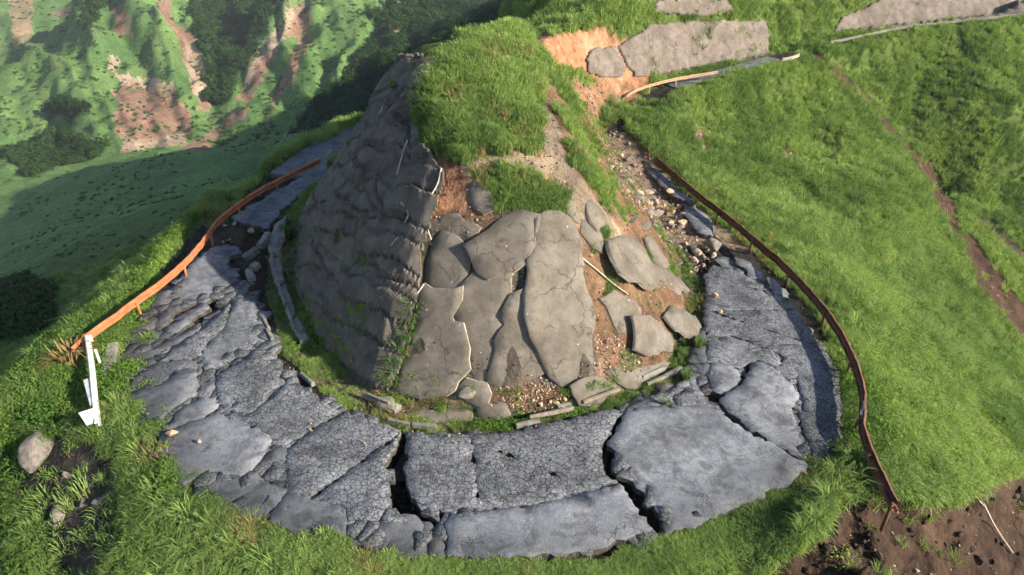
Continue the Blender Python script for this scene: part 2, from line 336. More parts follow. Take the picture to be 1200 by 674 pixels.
for g in ([(552, 197), (580, 187), (610, 202), (640, 212), (672, 238), (665, 250), (610, 250), (575, 245), (556, 220)], [(645, 78), (672, 77), (700, 95), (694, 101), (665, 92)],
          [(632, 82), (643, 82), (655, 100), (648, 103)], [(653, 102), (668, 104), (682, 122), (662, 122)], [(650, 125), (672, 130), (690, 150), (712, 185), (700, 186), (680, 170), (660, 145)],
          [(690, 141), (720, 146), (742, 163), (734, 178), (708, 166)], [(670, 178), (692, 187), (720, 222), (720, 240), (708, 236), (688, 212)], [(770, 298), (790, 305), (800, 320), (790, 325)]):
    m = pmask(g, 20, 90, 3) & ((g[0][0] == 552) | (fbm(GX / 1.0, GY / 1.0, 291, 3) > .43)); paint(m, (.06, .09, .02), (.1, .14, .03), 1.0)
paint(pmask([(330, 220), (380, 205), (395, 215), (350, 290), (345, 350), (330, 340), (325, 280)], 30, 60, 4) & (SD < 1.2), (.08, .075, .05), (.13, .12, .07), .6)
inner_ = (SD > -2.2) & (GY < 60) & (RD < 6)
paint(inner_ & (SD < .3), (.07, .06, .035), (.15, .12, .075), .9, .6)
paint((GY < 74) & (RD < np.where(GY > 40, np.where(GY > 56, 1.2, 2.0), 3.6) + WX * np.where(GY > 56, .3, 1)) & ((SD < -1.5) | (RD < 1.7)), (.016, .015, .014), (.042, .037, .032), 0.0, .6)
paint((RD < 2.6) & (GY < 54) & (GY > 37) & (GY < 60) & (GX > 0), (.12, .09, .065), (.27, .20, .14), 0.0, .6)
paint((RD < 3.6) & (np.hypot((GX + 16.2) / 2.8, (GY - 38.2) / 2.6) < 1), *DARK)
rrp = [atz(*p) for p in ((1008, 500, .6), (992, 405, .65), (945, 340, .65), (888, 286, .65), (826, 236, .7), (795, 210, .75), (765, 184, .8), (732, 149, 1.4))]
outr = (GY > 24) & (GY < 60) & (GX > np.interp(GY, [p.y for p in rrp], [p.x for p in rrp]) + .25); m = outr & (GRASS < .5); paint(m, (.05, .08, .02), (.085, .12, .03), 1.0)
# scar running down the gully on the right
paint(pline([(930, 62, 6), (955, 66, 12), (985, 88, 9), (1020, 122, 7), (1045, 155, 8), (1065, 180, 13), (1090, 205, 20), (1112, 245, 20), (1122, 275, 7), (1140, 290, 18), (1160, 330, 28), (1200, 385, 34), (1230, 430, 40)], 40, 110, 3), (.028, .016, .012), (.085, .047, .034), 0.02, 1.0)
paint(pline([(1150, 258, 6), (1172, 275, 14), (1200, 310, 12)], 40, 110, 3), *DARK)
for (x, y, r_) in ((820, 160, 9), (828, 180, 7), (1030, 385, 6), (1100, 360, 7), (1022, 265, 4), (1078, 298, 4), (1032, 385, 8), (925, 180, 4), (1062, 315, 3), (800, 150, 4)):
    paint((np.hypot(VPX + WX * 8 - x, (VPY + WY * 8 - y) * 1.3) < r_) & (VD < 100), (.12, .06, .05), (.28, .17, .14), 0.0, .7)
# slipped bank at the lower right, and bare ground at the lower left
paint(pmask([(985, 590), (1030, 575), (1075, 588), (1110, 590), (1160, 565), (1220, 545), (1300, 720), (860, 720), (900, 668), (950, 640)], 10, 45, 9), (.020, .012, .009), (.085, .053, .037), 0.008, .8)
paint(pmask([(0, 505), (60, 510), (110, 515), (150, 560), (155, 640), (120, 720), (60, 674), (30, 600)], 10, 45, 10), (.028, .024, .020), (.085, .070, .055), 0.05, .8)
paint(pmask([(80, 420), (110, 400), (140, 405), (135, 460), (125, 500), (90, 470)], 10, 45, 4), *DARK, .25)
paint(pmask([(497, 262), (520, 252), (562, 262), (605, 245), (632, 250), (672, 255), (680, 300), (694, 380), (702, 438), (660, 452), (610, 450), (540, 462), (470, 458), (482, 400), (496, 330)], 20, 40, 2), (.055, .048, .040), (.12, .10, .08), 0.0, .8)
# far: rock, scars and woods (beyond the valley)
FOR = np.zeros(GX.shape); BARE = np.zeros(GX.shape + (4,)); BARE[..., :3] = .2
def forest(poly, t0, t1, j=6):
    m = pmask(poly, t0, t1, j); paint(m, (.018, .04, .014), (.035, .065, .022), 0, 12); FOR[m] = 1
forest([(220, -10), (330, -10), (312, 30), (285, 80), (262, 130), (240, 120), (243, 70), (225, 30)], 380, 2000, 3)
forest([(88, -10), (132, -10), (100, 40)], 420, 2000, 3)
forest([(470, -20), (690, -20), (660, 20), (600, 45), (520, 70), (470, 110), (450, 150), (400, 190), (340, 190), (340, 155), (370, 120), (400, 95), (430, 55), (450, 30)], 280, 2000, 5)
forest([(0, 340), (30, 330), (60, 345), (60, 385), (20, 400), (0, 400)], 50, 180, 9)
forest([(55, 128), (75, 117), (100, 125), (100, 135), (70, 137)], 300, 480, 3)
forest([(0, 175), (50, 160), (130, 165), (100, 190), (30, 205)], 250, 420, 8)
forest([(430, 20), (450, 15), (470, 60), (455, 75), (445, 50)], 300, 560, 3)
BRK = fbm(GX / 11, GY / 11, 171, 5); BRK2 = fbm(GX / 5 , GZ / 3, 173, 3)
def farp(poly, c, j=5):
    m = pmask(poly, 250, 900, j); f = fbm(GX / 9, GY / 9, 91, 4)[..., None]; BARE[m, :3] = (np.array(c[0]) * (1 - f) + np.array(c[1]) * f)[m]; BARE[m, 3] = .74; GRASS[m] = 0
farp([(125, 5), (150, 5), (155, 45), (140, 45)], SCAR); farp([(178, -5), (200, -5), (205, 25), (230, 45), (246, 85), (248, 125), (235, 130), (222, 85), (205, 45), (190, 20)], SCAR)
farp([(215, 45), (236, 55), (247, 110), (228, 118), (218, 80)], ROCK, 3)
farp([(135, 88), (180, 90), (205, 95), (210, 112), (175, 110), (140, 103)], ROCK, 5); farp([(122, 60), (135, 62), (138, 88), (125, 84)], ROCK, 6)
farp([(138, 100), (210, 108), (225, 150), (222, 172), (150, 178), (135, 160)], SCAR, 12); farp([(140, 165), (215, 158), (222, 172), (140, 180)], ROCK, 5)
farp([(345, 0), (362, 0), (368, 30), (355, 40), (330, 50), (310, 90), (293, 120), (278, 118), (290, 80), (315, 45)], SCAR, 4); farp([(335, 10), (348, 15), (325, 55), (300, 75), (290, 110), (282, 108), (300, 60)], ROCK, 4)
farp([(352, 40), (368, 40), (340, 100), (320, 130), (310, 150), (318, 110)], SCAR, 4)
farp([(212, 175), (250, 150), (285, 122), (295, 125), (255, 165), (245, 180)], (SCAR[0], ROCK[0]), 3)
farp([(456, 5), (475, 0), (500, 20), (508, 40), (495, 60), (475, 65), (462, 40)], ROCK, 3); farp([(436, 40), (450, 45), (462, 70), (452, 80)], SCAR, 3); farp([(418, 108), (432, 108), (438, 130), (425, 140)], ROCK, 3)
farp([(332, 150), (346, 155), (352, 185), (330, 188)], (TAN[0], (.3, .26, .22)), 3)
farp([(8, -5), (40, -5), (38, 50), (15, 60)], (SCAR[1], (.2, .2, .1)), 6); farp([(60, 10), (90, 12), (88, 22), (62, 22)], (SCAR[0], (.2, .2, .12)), 5)
rr_ = fbm(GX / 16, GY / 16, 101, 5)
m = (VD > 330) & (VD < 600) & (rr_ > .64) & (FOR < .5) & (VPY < 175) & (BARE[..., 3] < .1); BARE[m, :3] = ROCK[0]; BARE[m, 3] = .42
bush = fbm(GX / 9, GY / 9, 111, 4)
# ------------------------------------------------------------------ mesh helpers
def link(o): COL.objects.link(o); return o
def mk(name, verts, faces, m, parent=None, smooth=False):
    me = bpy.data.meshes.new(name); me.from_pydata([tuple(p) for p in verts], [], faces); me.materials.append(m)
    if smooth: me.polygons.foreach_set('use_smooth', [True] * len(me.polygons))
    o = link(bpy.data.objects.new(name, me))
    if parent: o.parent = parent
    return o
def fast_mesh(name, V, F, m, smooth=True):
    me = bpy.data.meshes.new(name); V = np.asarray(V, np.float32); F = np.asarray(F, np.int32); nv = F.shape[1]
    me.vertices.add(len(V)); me.vertices.foreach_set('co', V.ravel())
    me.loops.add(F.size); me.loops.foreach_set('vertex_index', F.ravel())
    me.polygons.add(len(F)); me.polygons.foreach_set('loop_start', np.arange(len(F), dtype=np.int32) * nv)
    me.polygons.foreach_set('loop_total', np.full(len(F), nv, np.int32))
    me.polygons.foreach_set('use_smooth', np.full(len(F), smooth))
    me.update(calc_edges=True); me.materials.append(m); return me
def tag(o, label=None, cat=None, group=None, kind=None):
    for k_, v_ in (('label', label), ('category', cat), ('group', group), ('kind', kind)):
        if v_: o[k_] = v_
    return o
def empty(name, loc=(0, 0, 0)):
    o = link(bpy.data.objects.new(name, None)); o.location = loc; o.empty_display_size = .2; return o
# ------------------------------------------------------------------ the ground
idx = np.arange(NR * NA).reshape(NR, NA)
F = np.stack([idx[:-1, :-1], idx[:-1, 1:], idx[1:, 1:], idx[1:, :-1]], -1).reshape(-1, 4)
me = fast_mesh('hillside', np.stack([GX, GY, GZ], -1).reshape(-1, 3), F[:, ::-1], M_TER)
at = me.attributes.new('albedo', 'FLOAT_COLOR', 'POINT')
at.data.foreach_set('color', np.concatenate([np.clip(ALB, 0, 1), np.ones(GX.shape + (1,))], -1).astype(np.float32).ravel())
at = me.attributes.new('bare', 'FLOAT_COLOR', 'POINT'); at.data.foreach_set('color', BARE.astype(np.float32).ravel())
ground = tag(link(bpy.data.objects.new('hillside', me)), 'green mountain ridge, valley and bare earth round the broken hairpin', None, kind='structure')
# ------------------------------------------------------------------ asphalt, concrete, rust, rock
def asphalt_mat():
    m, nt, b = mat('weathered_asphalt'); v = geo_pos(nt)
    craze = attrn(nt, 'craze', 'OBJECT').outputs['Fac']; tone = attrn(nt, 'tone', 'OBJECT').outputs['Fac']
    fine = noise_t(nt, v, 45, 4, .7); mid = noise_t(nt, v, 3.0, 6, .65); big = noise_t(nt, v, .55, 4, .6)
    base = mixc(nt, ramp(nt, mid, [(.3, 0.0), (.72, 1.0)]), (.135, .145, .164), (.255, .266, .288))
    base = mixc(nt, ramp(nt, big, [(.35, 0.0), (.6, 1.0)]), mixc(nt, 1.0, base, (.72, .73, .76), 'MULTIPLY'), base)
    base = mixc(nt, 1.0, base, ramp(nt, fine, [(.25, .72), (.75, 1.28)]), 'MULTIPLY')
    agg = N(nt, 'ShaderNodeTexVoronoi'); agg.inputs['Scale'].default_value = 26; L(nt, v, agg.inputs['Vector'])
    base = mixc(nt, .55, base, ramp(nt, agg.outputs['Color'], [(.1, .55), (.9, 1.5)]), 'MULTIPLY')
    st = noise_t(nt, v, .9, 6, .68, .8); base = mixc(nt, ramp(nt, st, [(.50, 0.0), (.60, .75)]), base, mixc(nt, 1.0, base, (.46, .45, .46), 'MULTIPLY'))
    dust = noise_t(nt, v, 1.7, 5, .7); base = mixc(nt, ramp(nt, dust, [(.56, 0.0), (.72, .5)]), base, (.26, .245, .225))
    base = mixc(nt, 1.0, base, tone, 'MULTIPLY')
    # net of fine cracks, denser where the surface is crazed
    wv = N(nt, 'ShaderNodeVectorMath', operation='ADD'); nz = N(nt, 'ShaderNodeTexNoise'); nz.inputs['Scale'].default_value = 5; L(nt, v, nz.inputs['Vector'])
    sc = N(nt, 'ShaderNodeVectorMath', operation='SCALE'); sc.inputs['Scale'].default_value = .24; L(nt, nz.outputs['Color'], sc.inputs[0])
    L(nt, v, wv.inputs[0]); L(nt, sc.outputs[0], wv.inputs[1])
    def cells(scale, w0, w1):
        vo = N(nt, 'ShaderNodeTexVoronoi', feature='DISTANCE_TO_EDGE'); vo.inputs['Scale'].default_value = scale; L(nt, wv.outputs[0], vo.inputs['Vector'])
        return ramp(nt, vo.outputs['Distance'], [(w0, 0.0), (w1, 1.0)])
    c1 = cells(5.0, .018, .085); c2 = cells(1.15, .003, .013)
    msk = noise_t(nt, v, .8, 3, .6)
    th = math_(nt, 'SUBTRACT', 1.0, craze)
    f1 = math_(nt, 'MULTIPLY_ADD', math_(nt, 'SUBTRACT', msk, math_(nt, 'MULTIPLY_ADD', th, .50, .16)), 7.0, 0.0, True)
    k1 = math_(nt, 'SUBTRACT', 1.0, math_(nt, 'MULTIPLY', f1, math_(nt, 'SUBTRACT', 1.0, c1)))
    m2 = noise_t(nt, v, .45, 2, .5)
    f2 = math_(nt, 'MULTIPLY_ADD', math_(nt, 'SUBTRACT', m2, math_(nt, 'MULTIPLY_ADD', th, .34, .32)), 9.0, 0.0, True)
    k2 = math_(nt, 'SUBTRACT', 1.0, math_(nt, 'MULTIPLY', f2, math_(nt, 'SUBTRACT', 1.0, c2)))
    crack = math_(nt, 'MULTIPLY', k1, k2)
    col = mixc(nt, math_(nt, 'MULTIPLY_ADD', crack, .86, .14), (.022, .022, .024), base)
    ln = attrn(nt, 'lane').outputs['Fac']; col = mixc(nt, 1.0, col, ramp(nt, math_(nt, 'ADD', math_(nt, 'DIVIDE', ln, 4.0), math_(nt, 'MULTIPLY', math_(nt, 'SUBTRACT', mid, .5), .5)), [(.10, .86), (.32, 1.14), (.52, 1.04), (.72, .78), (.95, .52)]), 'MULTIPLY')
    L(nt, col, b.inputs['Base Color']); b.inputs['Roughness'].default_value = .82; b.inputs['Specular IOR Level'].default_value = .35
    bb = bump(nt, fine, .4, .02); bb = bump(nt, mid, .25, .02, bb); bb = bump(nt, crack, .8, .03, bb)
    L(nt, bb, b.inputs['Normal']); return m
M_ASP = asphalt_mat()
M_ASPE = simple('broken_asphalt_edge', (.035, .033, .03), (.12, .10, .08), 9, .95, .8, .05)
def concrete_mat(name, c0, c1, streak=.5):
    m, nt, b = mat(name); v = geo_pos(nt)
    mid = noise_t(nt, v, 1.3, 7, .65); fine = noise_t(nt, v, 22, 5, .7); dk = noise_t(nt, v, .5, 5, .6, .6)
    base = mixc(nt, ramp(nt, mid, [(.3, 0.0), (.7, 1.0)]), c0, c1)
    base = mixc(nt, ramp(nt, dk, [(.36, 1.0), (.60, 0.0)]), base, mixc(nt, 1.0, base, (.70, .68, .66), 'MULTIPLY'))
    dirt = noise_t(nt, v, 3.1, 6, .72, .5); base = mixc(nt, ramp(nt, dirt, [(.52, 0.0), (.66, .65)]), base, (.115, .082, .055))
    base = mixc(nt, 1.0, base, ramp(nt, fine, [(.25, .75), (.75, 1.22)]), 'MULTIPLY')
    sp = N(nt, 'ShaderNodeTexVoronoi'); sp.inputs['Scale'].default_value = 1.4; L(nt, v, sp.inputs['Vector'])
    base = mixc(nt, ramp(nt, sp.outputs['Distance'], [(.04, 1.0), (.06, 0.0)]), base, (.45, .43, .4))
    cv = N(nt, 'ShaderNodeTexVoronoi', feature='DISTANCE_TO_EDGE'); cv.inputs['Scale'].default_value = .55; wv = N(nt, 'ShaderNodeVectorMath', operation='MULTIPLY_ADD'); wn = N(nt, 'ShaderNodeTexNoise'); wn.inputs['Scale'].default_value = 2.2; L(nt, v, wn.inputs['Vector']); L(nt, wn.outputs['Color'], wv.inputs[0]); wv.inputs[1].default_value = (.7, .7, .7); L(nt, v, wv.inputs[2]); L(nt, wv.outputs[0], cv.inputs['Vector'])
    hair = math_(nt, 'MULTIPLY', ramp(nt, cv.outputs['Distance'], [(.006, 1.0), (.022, 0.0)]), ramp(nt, noise_t(nt, v, .7, 2), [(.44, 0.0), (.52, 1.0)]))
    base = mixc(nt, math_(nt, 'MULTIPLY', hair, .7), base, (.05, .045, .04))
    L(nt, base, b.inputs['Base Color']); b.inputs['Roughness'].default_value = .9; b.inputs['Specular IOR Level'].default_value = .25
    bb = bump(nt, fine, .6, .03); bb = bump(nt, mid, .4, .04, bb); L(nt, bb, b.inputs['Normal']); return m
M_CON = concrete_mat('grey_brown_shotcrete', (.125, .110, .093), (.225, .200, .170))
M_CONL = concrete_mat('dark_shotcrete', (.072, .064, .055), (.172, .153, .130))  # darker tone of the sprayed concrete, for the left flank
M_CONW = concrete_mat('pinkish_grey_shotcrete', (.125, .105, .092), (.245, .205, .18))
M_CONE = simple('pale_broken_concrete', (.24, .205, .165), (.46, .41, .34), 6, .9, .5, .03)
M_KERB = concrete_mat('old_concrete', (.17, .165, .15), (.33, .31, .28))
def rust_mat(name, c0, c1, c2):
    m, nt, b = mat(name); v = geo_pos(nt)
    a = noise_t(nt, v, 2.2, 6, .65); f = noise_t(nt, v, 25, 5, .7)
    base = mixc(nt, ramp(nt, a, [(.35, 0.0), (.65, 1.0)]), c0, c1); ga_ = noise_t(nt, v, 3.3, 5, .7); base = mixc(nt, ramp(nt, ga_, [(.62, 0.0), (.70, .55)]), base, (.30, .26, .22)); base = mixc(nt, ramp(nt, f, [(.5, 0.0), (.75, 1.0)]), base, c2)
    L(nt, base, b.inputs['Base Color']); b.inputs['Roughness'].default_value = .75
    L(nt, bump(nt, f, .3, .01), b.inputs['Normal']); return m
M_RUSTO = rust_mat('orange_rust', (.40, .105, .035), (.52, .19, .075), (.22, .06, .03))
M_RUSTD = rust_mat('shaded_rust', (.085, .030, .018), (.17, .065, .035), (.04, .018, .014))  # rust darkened: shade on the side away from the sun is in the colour
M_WHITE = simple('white_paint', (.42, .41, .39), (.74, .74, .75), 3, .55, .2, .02)
M_ROCK = simple('grey_rock', (.12, .105, .09), (.27, .235, .20), 5, .9, .7, .06)
M_ROCKT = simple('tan_rock', (.34, .22, .13), (.58, .43, .29), 5, .9, .7, .05)
M_ROCKD = simple('dark_rock', (.06, .055, .05), (.16, .14, .125), 5, .9, .7, .06)
M_ROCKP = simple('pinkish_rock', (.30, .20, .16), (.50, .39, .33), 5, .9, .7, .06)
M_ROOT = simple('bleached_root', (.36, .30, .22), (.58, .51, .41), 8, .9, .4, .02)
# ------------------------------------------------------------------ broken plates
from mathutils.geometry import delaunay_2d_cdt
def plate(name, P, nrm, thick, m_top, m_edge, parent, gap=.04, seg=.28, jag=.07, und=.02, inner=.55, seed=0):
    """a broken plate: P its outline in the world, lying in the plane through its middle with normal nrm"""
    P = [Vector(p) for p in P]; c = sum(P, Vector()) / len(P); nrm = nrm.normalized()
    ax = Vector((1, 0, 0)); ax = (ax - nrm * ax.dot(nrm)).normalized(); ay = nrm.cross(ax)
    q = [Vector(((p - c).dot(ax), (p - c).dot(ay))) for p in P]
    area = sum(a.x * b_.y - b_.x * a.y for a, b_ in zip(q, q[1:] + q[:1])) / 2
    if area < 0: q.reverse(); area = -area
    ring = []
    for a, b_ in zip(q, q[1:] + q[:1]):
        d = b_ - a; n = max(1, int(d.length / seg)); nn = Vector((d.y, -d.x)).normalized() if d.length > 0 else Vector((0, 0))
        for i in range(n):
            p = a + d * (i / n); wp = c + ax * p.x + ay * p.y
            o = (mnoise.noise(wp * 1.3) * .7 + mnoise.noise(wp * 3.6 + Vector((9, 3, 1))) * .7 + (_h(np.round(wp.x / .22 + wp.z), np.round(wp.y / .22), 77) - .5) * 1.5) * jag * 1.5
            ring.append(p + (nn * o if i else nn * o * .5))
    n = len(ring); ins = []
    for i in range(n):
        a, p, b_ = ring[i - 1], ring[i], ring[(i + 1) % n]; d = (b_ - a)
        if d.length < 1e-6: ins.append(p); continue
        nn = Vector((-d.y, d.x)).normalized(); wp = c + ax * p.x + ay * p.y
        ins.append(p + nn * gap * (1 + 1.2 * max(0, mnoise.noise(wp * .8 + Vector((0, 5, 0))))))
    pts = list(ins)
    xs = [p.x for p in ins]; ys = [p.y for p in ins]; ia = np.array([[p.x, p.y] for p in ins])
    gx, gy = np.meshgrid(np.arange(min(xs), max(xs), inner), np.arange(min(ys), max(ys), inner)); rg = np.random.default_rng(seed + 5)
    gx = gx.ravel() + rg.uniform(-.15, .15, gx.size) * inner; gy = gy.ravel() + rg.uniform(-.15, .15, gy.size) * inner
    ok = sdpoly(gx, gy, [tuple(t) for t in ia]) > inner * .4
    pts += [Vector((x, y)) for x, y in zip(gx[ok], gy[ok])]
    vo, eo, fo, ov, oe, of = delaunay_2d_cdt(pts, [], [list(range(n))], 1, 1e-5)
    V = []; nv = len(vo)
    isb = [any(k_ < n for k_ in o_) for o_ in ov]
    def und_at(wp): return und * (2.2 * mnoise.noise(wp * .55 + Vector((seed, 0, 0))) + mnoise.noise(wp * 1.6))
    for k_, p in enumerate(vo):
        wp = c + ax * p.x + ay * p.y; V.append(wp + nrm * und_at(wp))
    F_ = [tuple(f) for f in fo]; mi = [0] * len(F_)
    # rim: small worn arris, then the side
    edge = {}
    for f in F_:
        for a, b_ in zip(f, f[1:] + f[:1]): edge[(a, b_)] = edge.get((a, b_), 0) + 1
    bnd = [e for e in edge if (e[1], e[0]) not in edge]
    low = {}; mid = {}
    for a, b_ in bnd:
        for k_ in (a, b_):
            if k_ not in low:
                p = vo[k_]; out = Vector((p.x, p.y)); wp = V[k_]
                outw = (ax * p.x + ay * p.y).normalized() * .02
                mid[k_] = len(V); V.append(wp - nrm * .012 + outw * .4)
                low[k_] = len(V); V.append(wp - nrm * thick + outw * (1 + 2 * mnoise.noise(wp * 3)))
    for a, b_ in bnd:
        F_.append((b_, a, mid[a], mid[b_])); mi.append(0); F_.append((mid[b_], mid[a], low[a], low[b_])); mi.append(1)
    o = mk(name, [v_ - c for v_ in V], F_, m_top, parent); o.data.materials.append(m_edge)
    o.data.polygons.foreach_set('material_index', mi); o.location = c
    o.data.polygons.foreach_set('use_smooth', [len(f) == 3 for f in F_])
    return o
# ------------------------------------------------------------------ the road
rb = mk('road', [(p[0], p[1], p[2] - .9) for p in ((-12, 21, 0), (-6, 19, 0), (0, 18.5, 0), (5, 19.5, 0), (-11, 22, 0), (-6, 20.5, 0), (0, 20, 0), (4.6, 21, 0))], [(0, 1, 5, 4), (1, 2, 6, 5), (2, 3, 7, 6)], M_ASPE)
tag(rb, 'cracked grey asphalt hairpin bend sweeping round the foot of the mound', None, kind='structure')
# outline (photo pixels on the road's plane), crazing, tone, height, tilt x, tilt y
SLABS = [
 ([(271, 255), (300, 238), (340, 215), (375, 197), (392, 193), (385, 204), (352, 226), (326, 250), (313, 267), (290, 262)], .25, .85, 0, 0, 0),
 ([(253, 291), (268, 289), (281, 293), (283, 299), (268, 302), (264, 310), (272, 318), (281, 322), (270, 333), (245, 345), (225, 352), (203, 355), (199, 344), (206, 333), (222, 312), (240, 297)], .15, 1.0, .0, .02, .04),
 ([(183, 347), (197, 341), (202, 356), (190, 360), (178, 364)], .1, .9, -.1, -.05, .02),
 ([(150, 382), (165, 372), (179, 369), (181, 378), (170, 384), (155, 387)], .1, .6, .05, .1, -.1),
 ([(144, 399), (160, 388), (178, 388), (181, 394), (163, 403)], .1, .6, .0, -.1, .1),
 ([(176, 381), (190, 367), (199, 372), (190, 383)], .1, .75, .12, .2, .1),
 ([(192, 384), (220, 375), (223, 379), (206, 388), (190, 391)], .1, .9, .18, .1, .2),
 ([(200, 372), (222, 364), (240, 358), (245, 364), (222, 373)], .1, .8, .0, .1, .2),
 ([(130, 425), (137, 409), (150, 402), (170, 406), (185, 404), (200, 396), (222, 387), (236, 382), (230, 390), (200, 405), (180, 418), (160, 430), (145, 437), (132, 445)], .1, .7, -.12, .03, .0),
 ([(141, 453), (160, 437), (183, 425), (200, 408), (240, 385), (252, 372), (270, 357), (262, 385), (243, 402), (231, 420), (233, 428), (225, 433), (205, 434), (193, 448), (165, 457), (146, 460)], .72, 1.0, .06, .01, .02),
 ([(150, 463), (165, 458), (194, 449), (206, 435), (229, 434), (229, 463), (216, 468), (200, 478), (185, 492), (172, 484), (160, 472)], .2, 1.0, .05, .01, .0),
 ([(240, 408), (247, 400), (264, 384), (273, 360), (277, 354), (298, 355), (299, 380), (302, 398), (293, 408), (275, 418), (258, 428), (247, 432), (237, 424)], .45, 1.0, .04, -.02, .02),
 ([(255, 440), (285, 424), (297, 416), (310, 418), (318, 433), (329, 446), (318, 458), (300, 478), (288, 488), (275, 481), (262, 476), (257, 468), (255, 455)], .95, 1.0, .05, .0, .02),
 ([(193, 501), (215, 479), (235, 467), (252, 467), (253, 478), (240, 486), (222, 494), (203, 500)], .2, 1.0, .02, 0, .03),
 ([(184, 520), (193, 506), (215, 500), (236, 492), (256, 487), (270, 493), (300, 503), (317, 517), (310, 527), (303, 540), (295, 550), (282, 556), (270, 552), (256, 550), (240, 556), (216, 565), (205, 550), (195, 532)], .15, 1.05, .06, .015, .02),
 ([(262, 488), (275, 483), (290, 490), (320, 466), (335, 449), (346, 452), (375, 470), (398, 481), (380, 492), (360, 508), (330, 521), (322, 518), (305, 501), (292, 496)], .95, 1.0, .0, .0, .0),
 ([(238, 562), (258, 553), (283, 558), (296, 554), (302, 562), (320, 570), (334, 576), (325, 590), (312, 603), (290, 601), (262, 592), (248, 580)], .2, .85, -.05, .03, .03),
 ([(304, 546), (315, 530), (330, 524), (341, 535), (333, 548), (318, 551)], .1, .6, -.06, .0, .05),
 ([(299, 556), (310, 552), (331, 551), (334, 562), (318, 567)], .1, .55, -.08, .05, .0),
 ([(334, 562), (337, 526), (358, 510), (383, 494), (405, 484), (440, 495), (465, 503), (470, 509), (459, 530), (454, 541), (456, 560), (458, 585), (450, 597), (440, 606), (425, 609), (407, 603), (400, 590), (375, 586), (346, 581), (336, 575)], 1.0, 1.0, .04, .0, .01),
 ([(316, 600), (325, 592), (337, 580), (365, 587), (397, 594), (406, 606), (414, 611), (408, 622), (400, 633), (375, 627), (345, 623), (318, 610)], .25, .9, -.05, .0, .03),
 ([(416, 612), (434, 611), (438, 619), (430, 642), (403, 634)], .1, .62, -.1, .02, .02),
 ([(441, 616), (455, 606), (474, 602), (488, 610), (493, 622), (500, 649), (450, 650), (431, 643)], .1, .68, -.12, .0, .03),
 ([(492, 612), (503, 612), (513, 624), (522, 650), (504, 650)], .1, .55, -.16, .05, .0),
 ([(476, 508), (520, 508), (560, 509), (600, 505), (650, 495), (700, 482), (729, 479), (722, 495), (706, 520), (702, 535), (711, 556), (724, 566), (700, 572), (660, 582), (620, 592), (570, 596), (528, 598), (505, 598), (488, 588), (477, 565), (474, 530)], 1.0, 1.0, .05, .0, .0),
 ([(528, 601), (570, 599), (620, 595), (660, 585), (700, 575), (726, 568), (736, 582), (746, 602), (764, 619), (740, 627), (700, 641), (640, 648), (580, 652), (526, 650), (524, 620)], .22, 1.05, .04, .0, .0),
 ([(733, 486), (745, 480), (790, 478), (830, 480), (850, 490), (870, 505), (895, 520), (920, 535), (944, 547), (925, 562), (890, 582), (850, 600), (820, 611), (795, 619), (781, 622), (775, 600), (752, 572), (736, 550), (722, 532), (713, 520), (722, 505)], .18, 1.12, .10, .02, .02),
 ([(725, 487), (738, 477), (770, 462), (802, 446), (807, 452), (790, 464), (765, 477), (750, 479), (735, 484)], .5, 1.0, .03, .0, .0),
 ([(793, 463), (812, 454), (822, 462), (836, 476), (828, 478), (795, 476)], .8, 1.0, .05, .0, .0),
 ([(829, 440), (838, 427), (858, 430), (868, 444), (862, 458), (846, 461), (835, 453)], .1, 1.05, .06, .0, .02),
 ([(844, 471), (850, 463), (870, 453), (880, 432), (892, 426), (905, 432), (920, 445), (930, 455), (934, 465), (928, 480), (933, 505), (942, 522), (950, 538), (936, 534), (915, 522), (890, 508), (870, 495), (855, 482)], .3, 1.1, .14, -.03, .02),
 ([(829, 424), (828, 410), (836, 398), (860, 397), (880, 404), (903, 411), (915, 425), (905, 428), (890, 422), (878, 426), (866, 431), (845, 426)], .6, 1.05, .05, .0, .0),
 ([(900, 430), (920, 422), (932, 436), (931, 450), (916, 441)], .9, .8, .02, .0, .0),
 ([(828, 395), (824, 370), (827, 330), (834, 311), (850, 313), (875, 322), (900, 336), (925, 352), (945, 376), (960, 400), (976, 430), (986, 460), (987, 500), (978, 527), (956, 541), (946, 520), (938, 490), (940, 470), (936, 450), (919, 419), (880, 401), (860, 394)], .78, 1.0, .0, -.01, .0),
 ([(836, 306), (850, 303), (872, 316), (870, 322), (850, 313)], .2, .9, .1, -.1, .1), ([(858, 306), (880, 311), (905, 329), (901, 335), (880, 324)], .2, .8, .05, -.1, .15), ([(899, 329), (920, 339), (924, 346), (910, 343)], .1, .9, .12, -.1, .2),
 ([(798, 232), (812, 240), (832, 258), (834, 276), (818, 272), (803, 252)], .4, .95, .0, .0, .0), ([(757, 199), (766, 197), (795, 222), (812, 238), (800, 234), (785, 226)], .3, .9, .05, .0, .0),
 ([(812, 392), (826, 385), (828, 398), (822, 404), (814, 402)], .1, .5, -.05, .1, 0), ([(808, 408), (824, 406), (827, 424), (815, 424)], .2, .5, -.02, .1, 0), ([(812, 428), (827, 427), (832, 440), (820, 448), (810, 440)], .2, .55, -.05, .1, .0),
]
def area3(P): return abs(sum(a.x * b_.y - b_.x * a.y for a, b_ in zip(P, P[1:] + P[:1]))) / 2
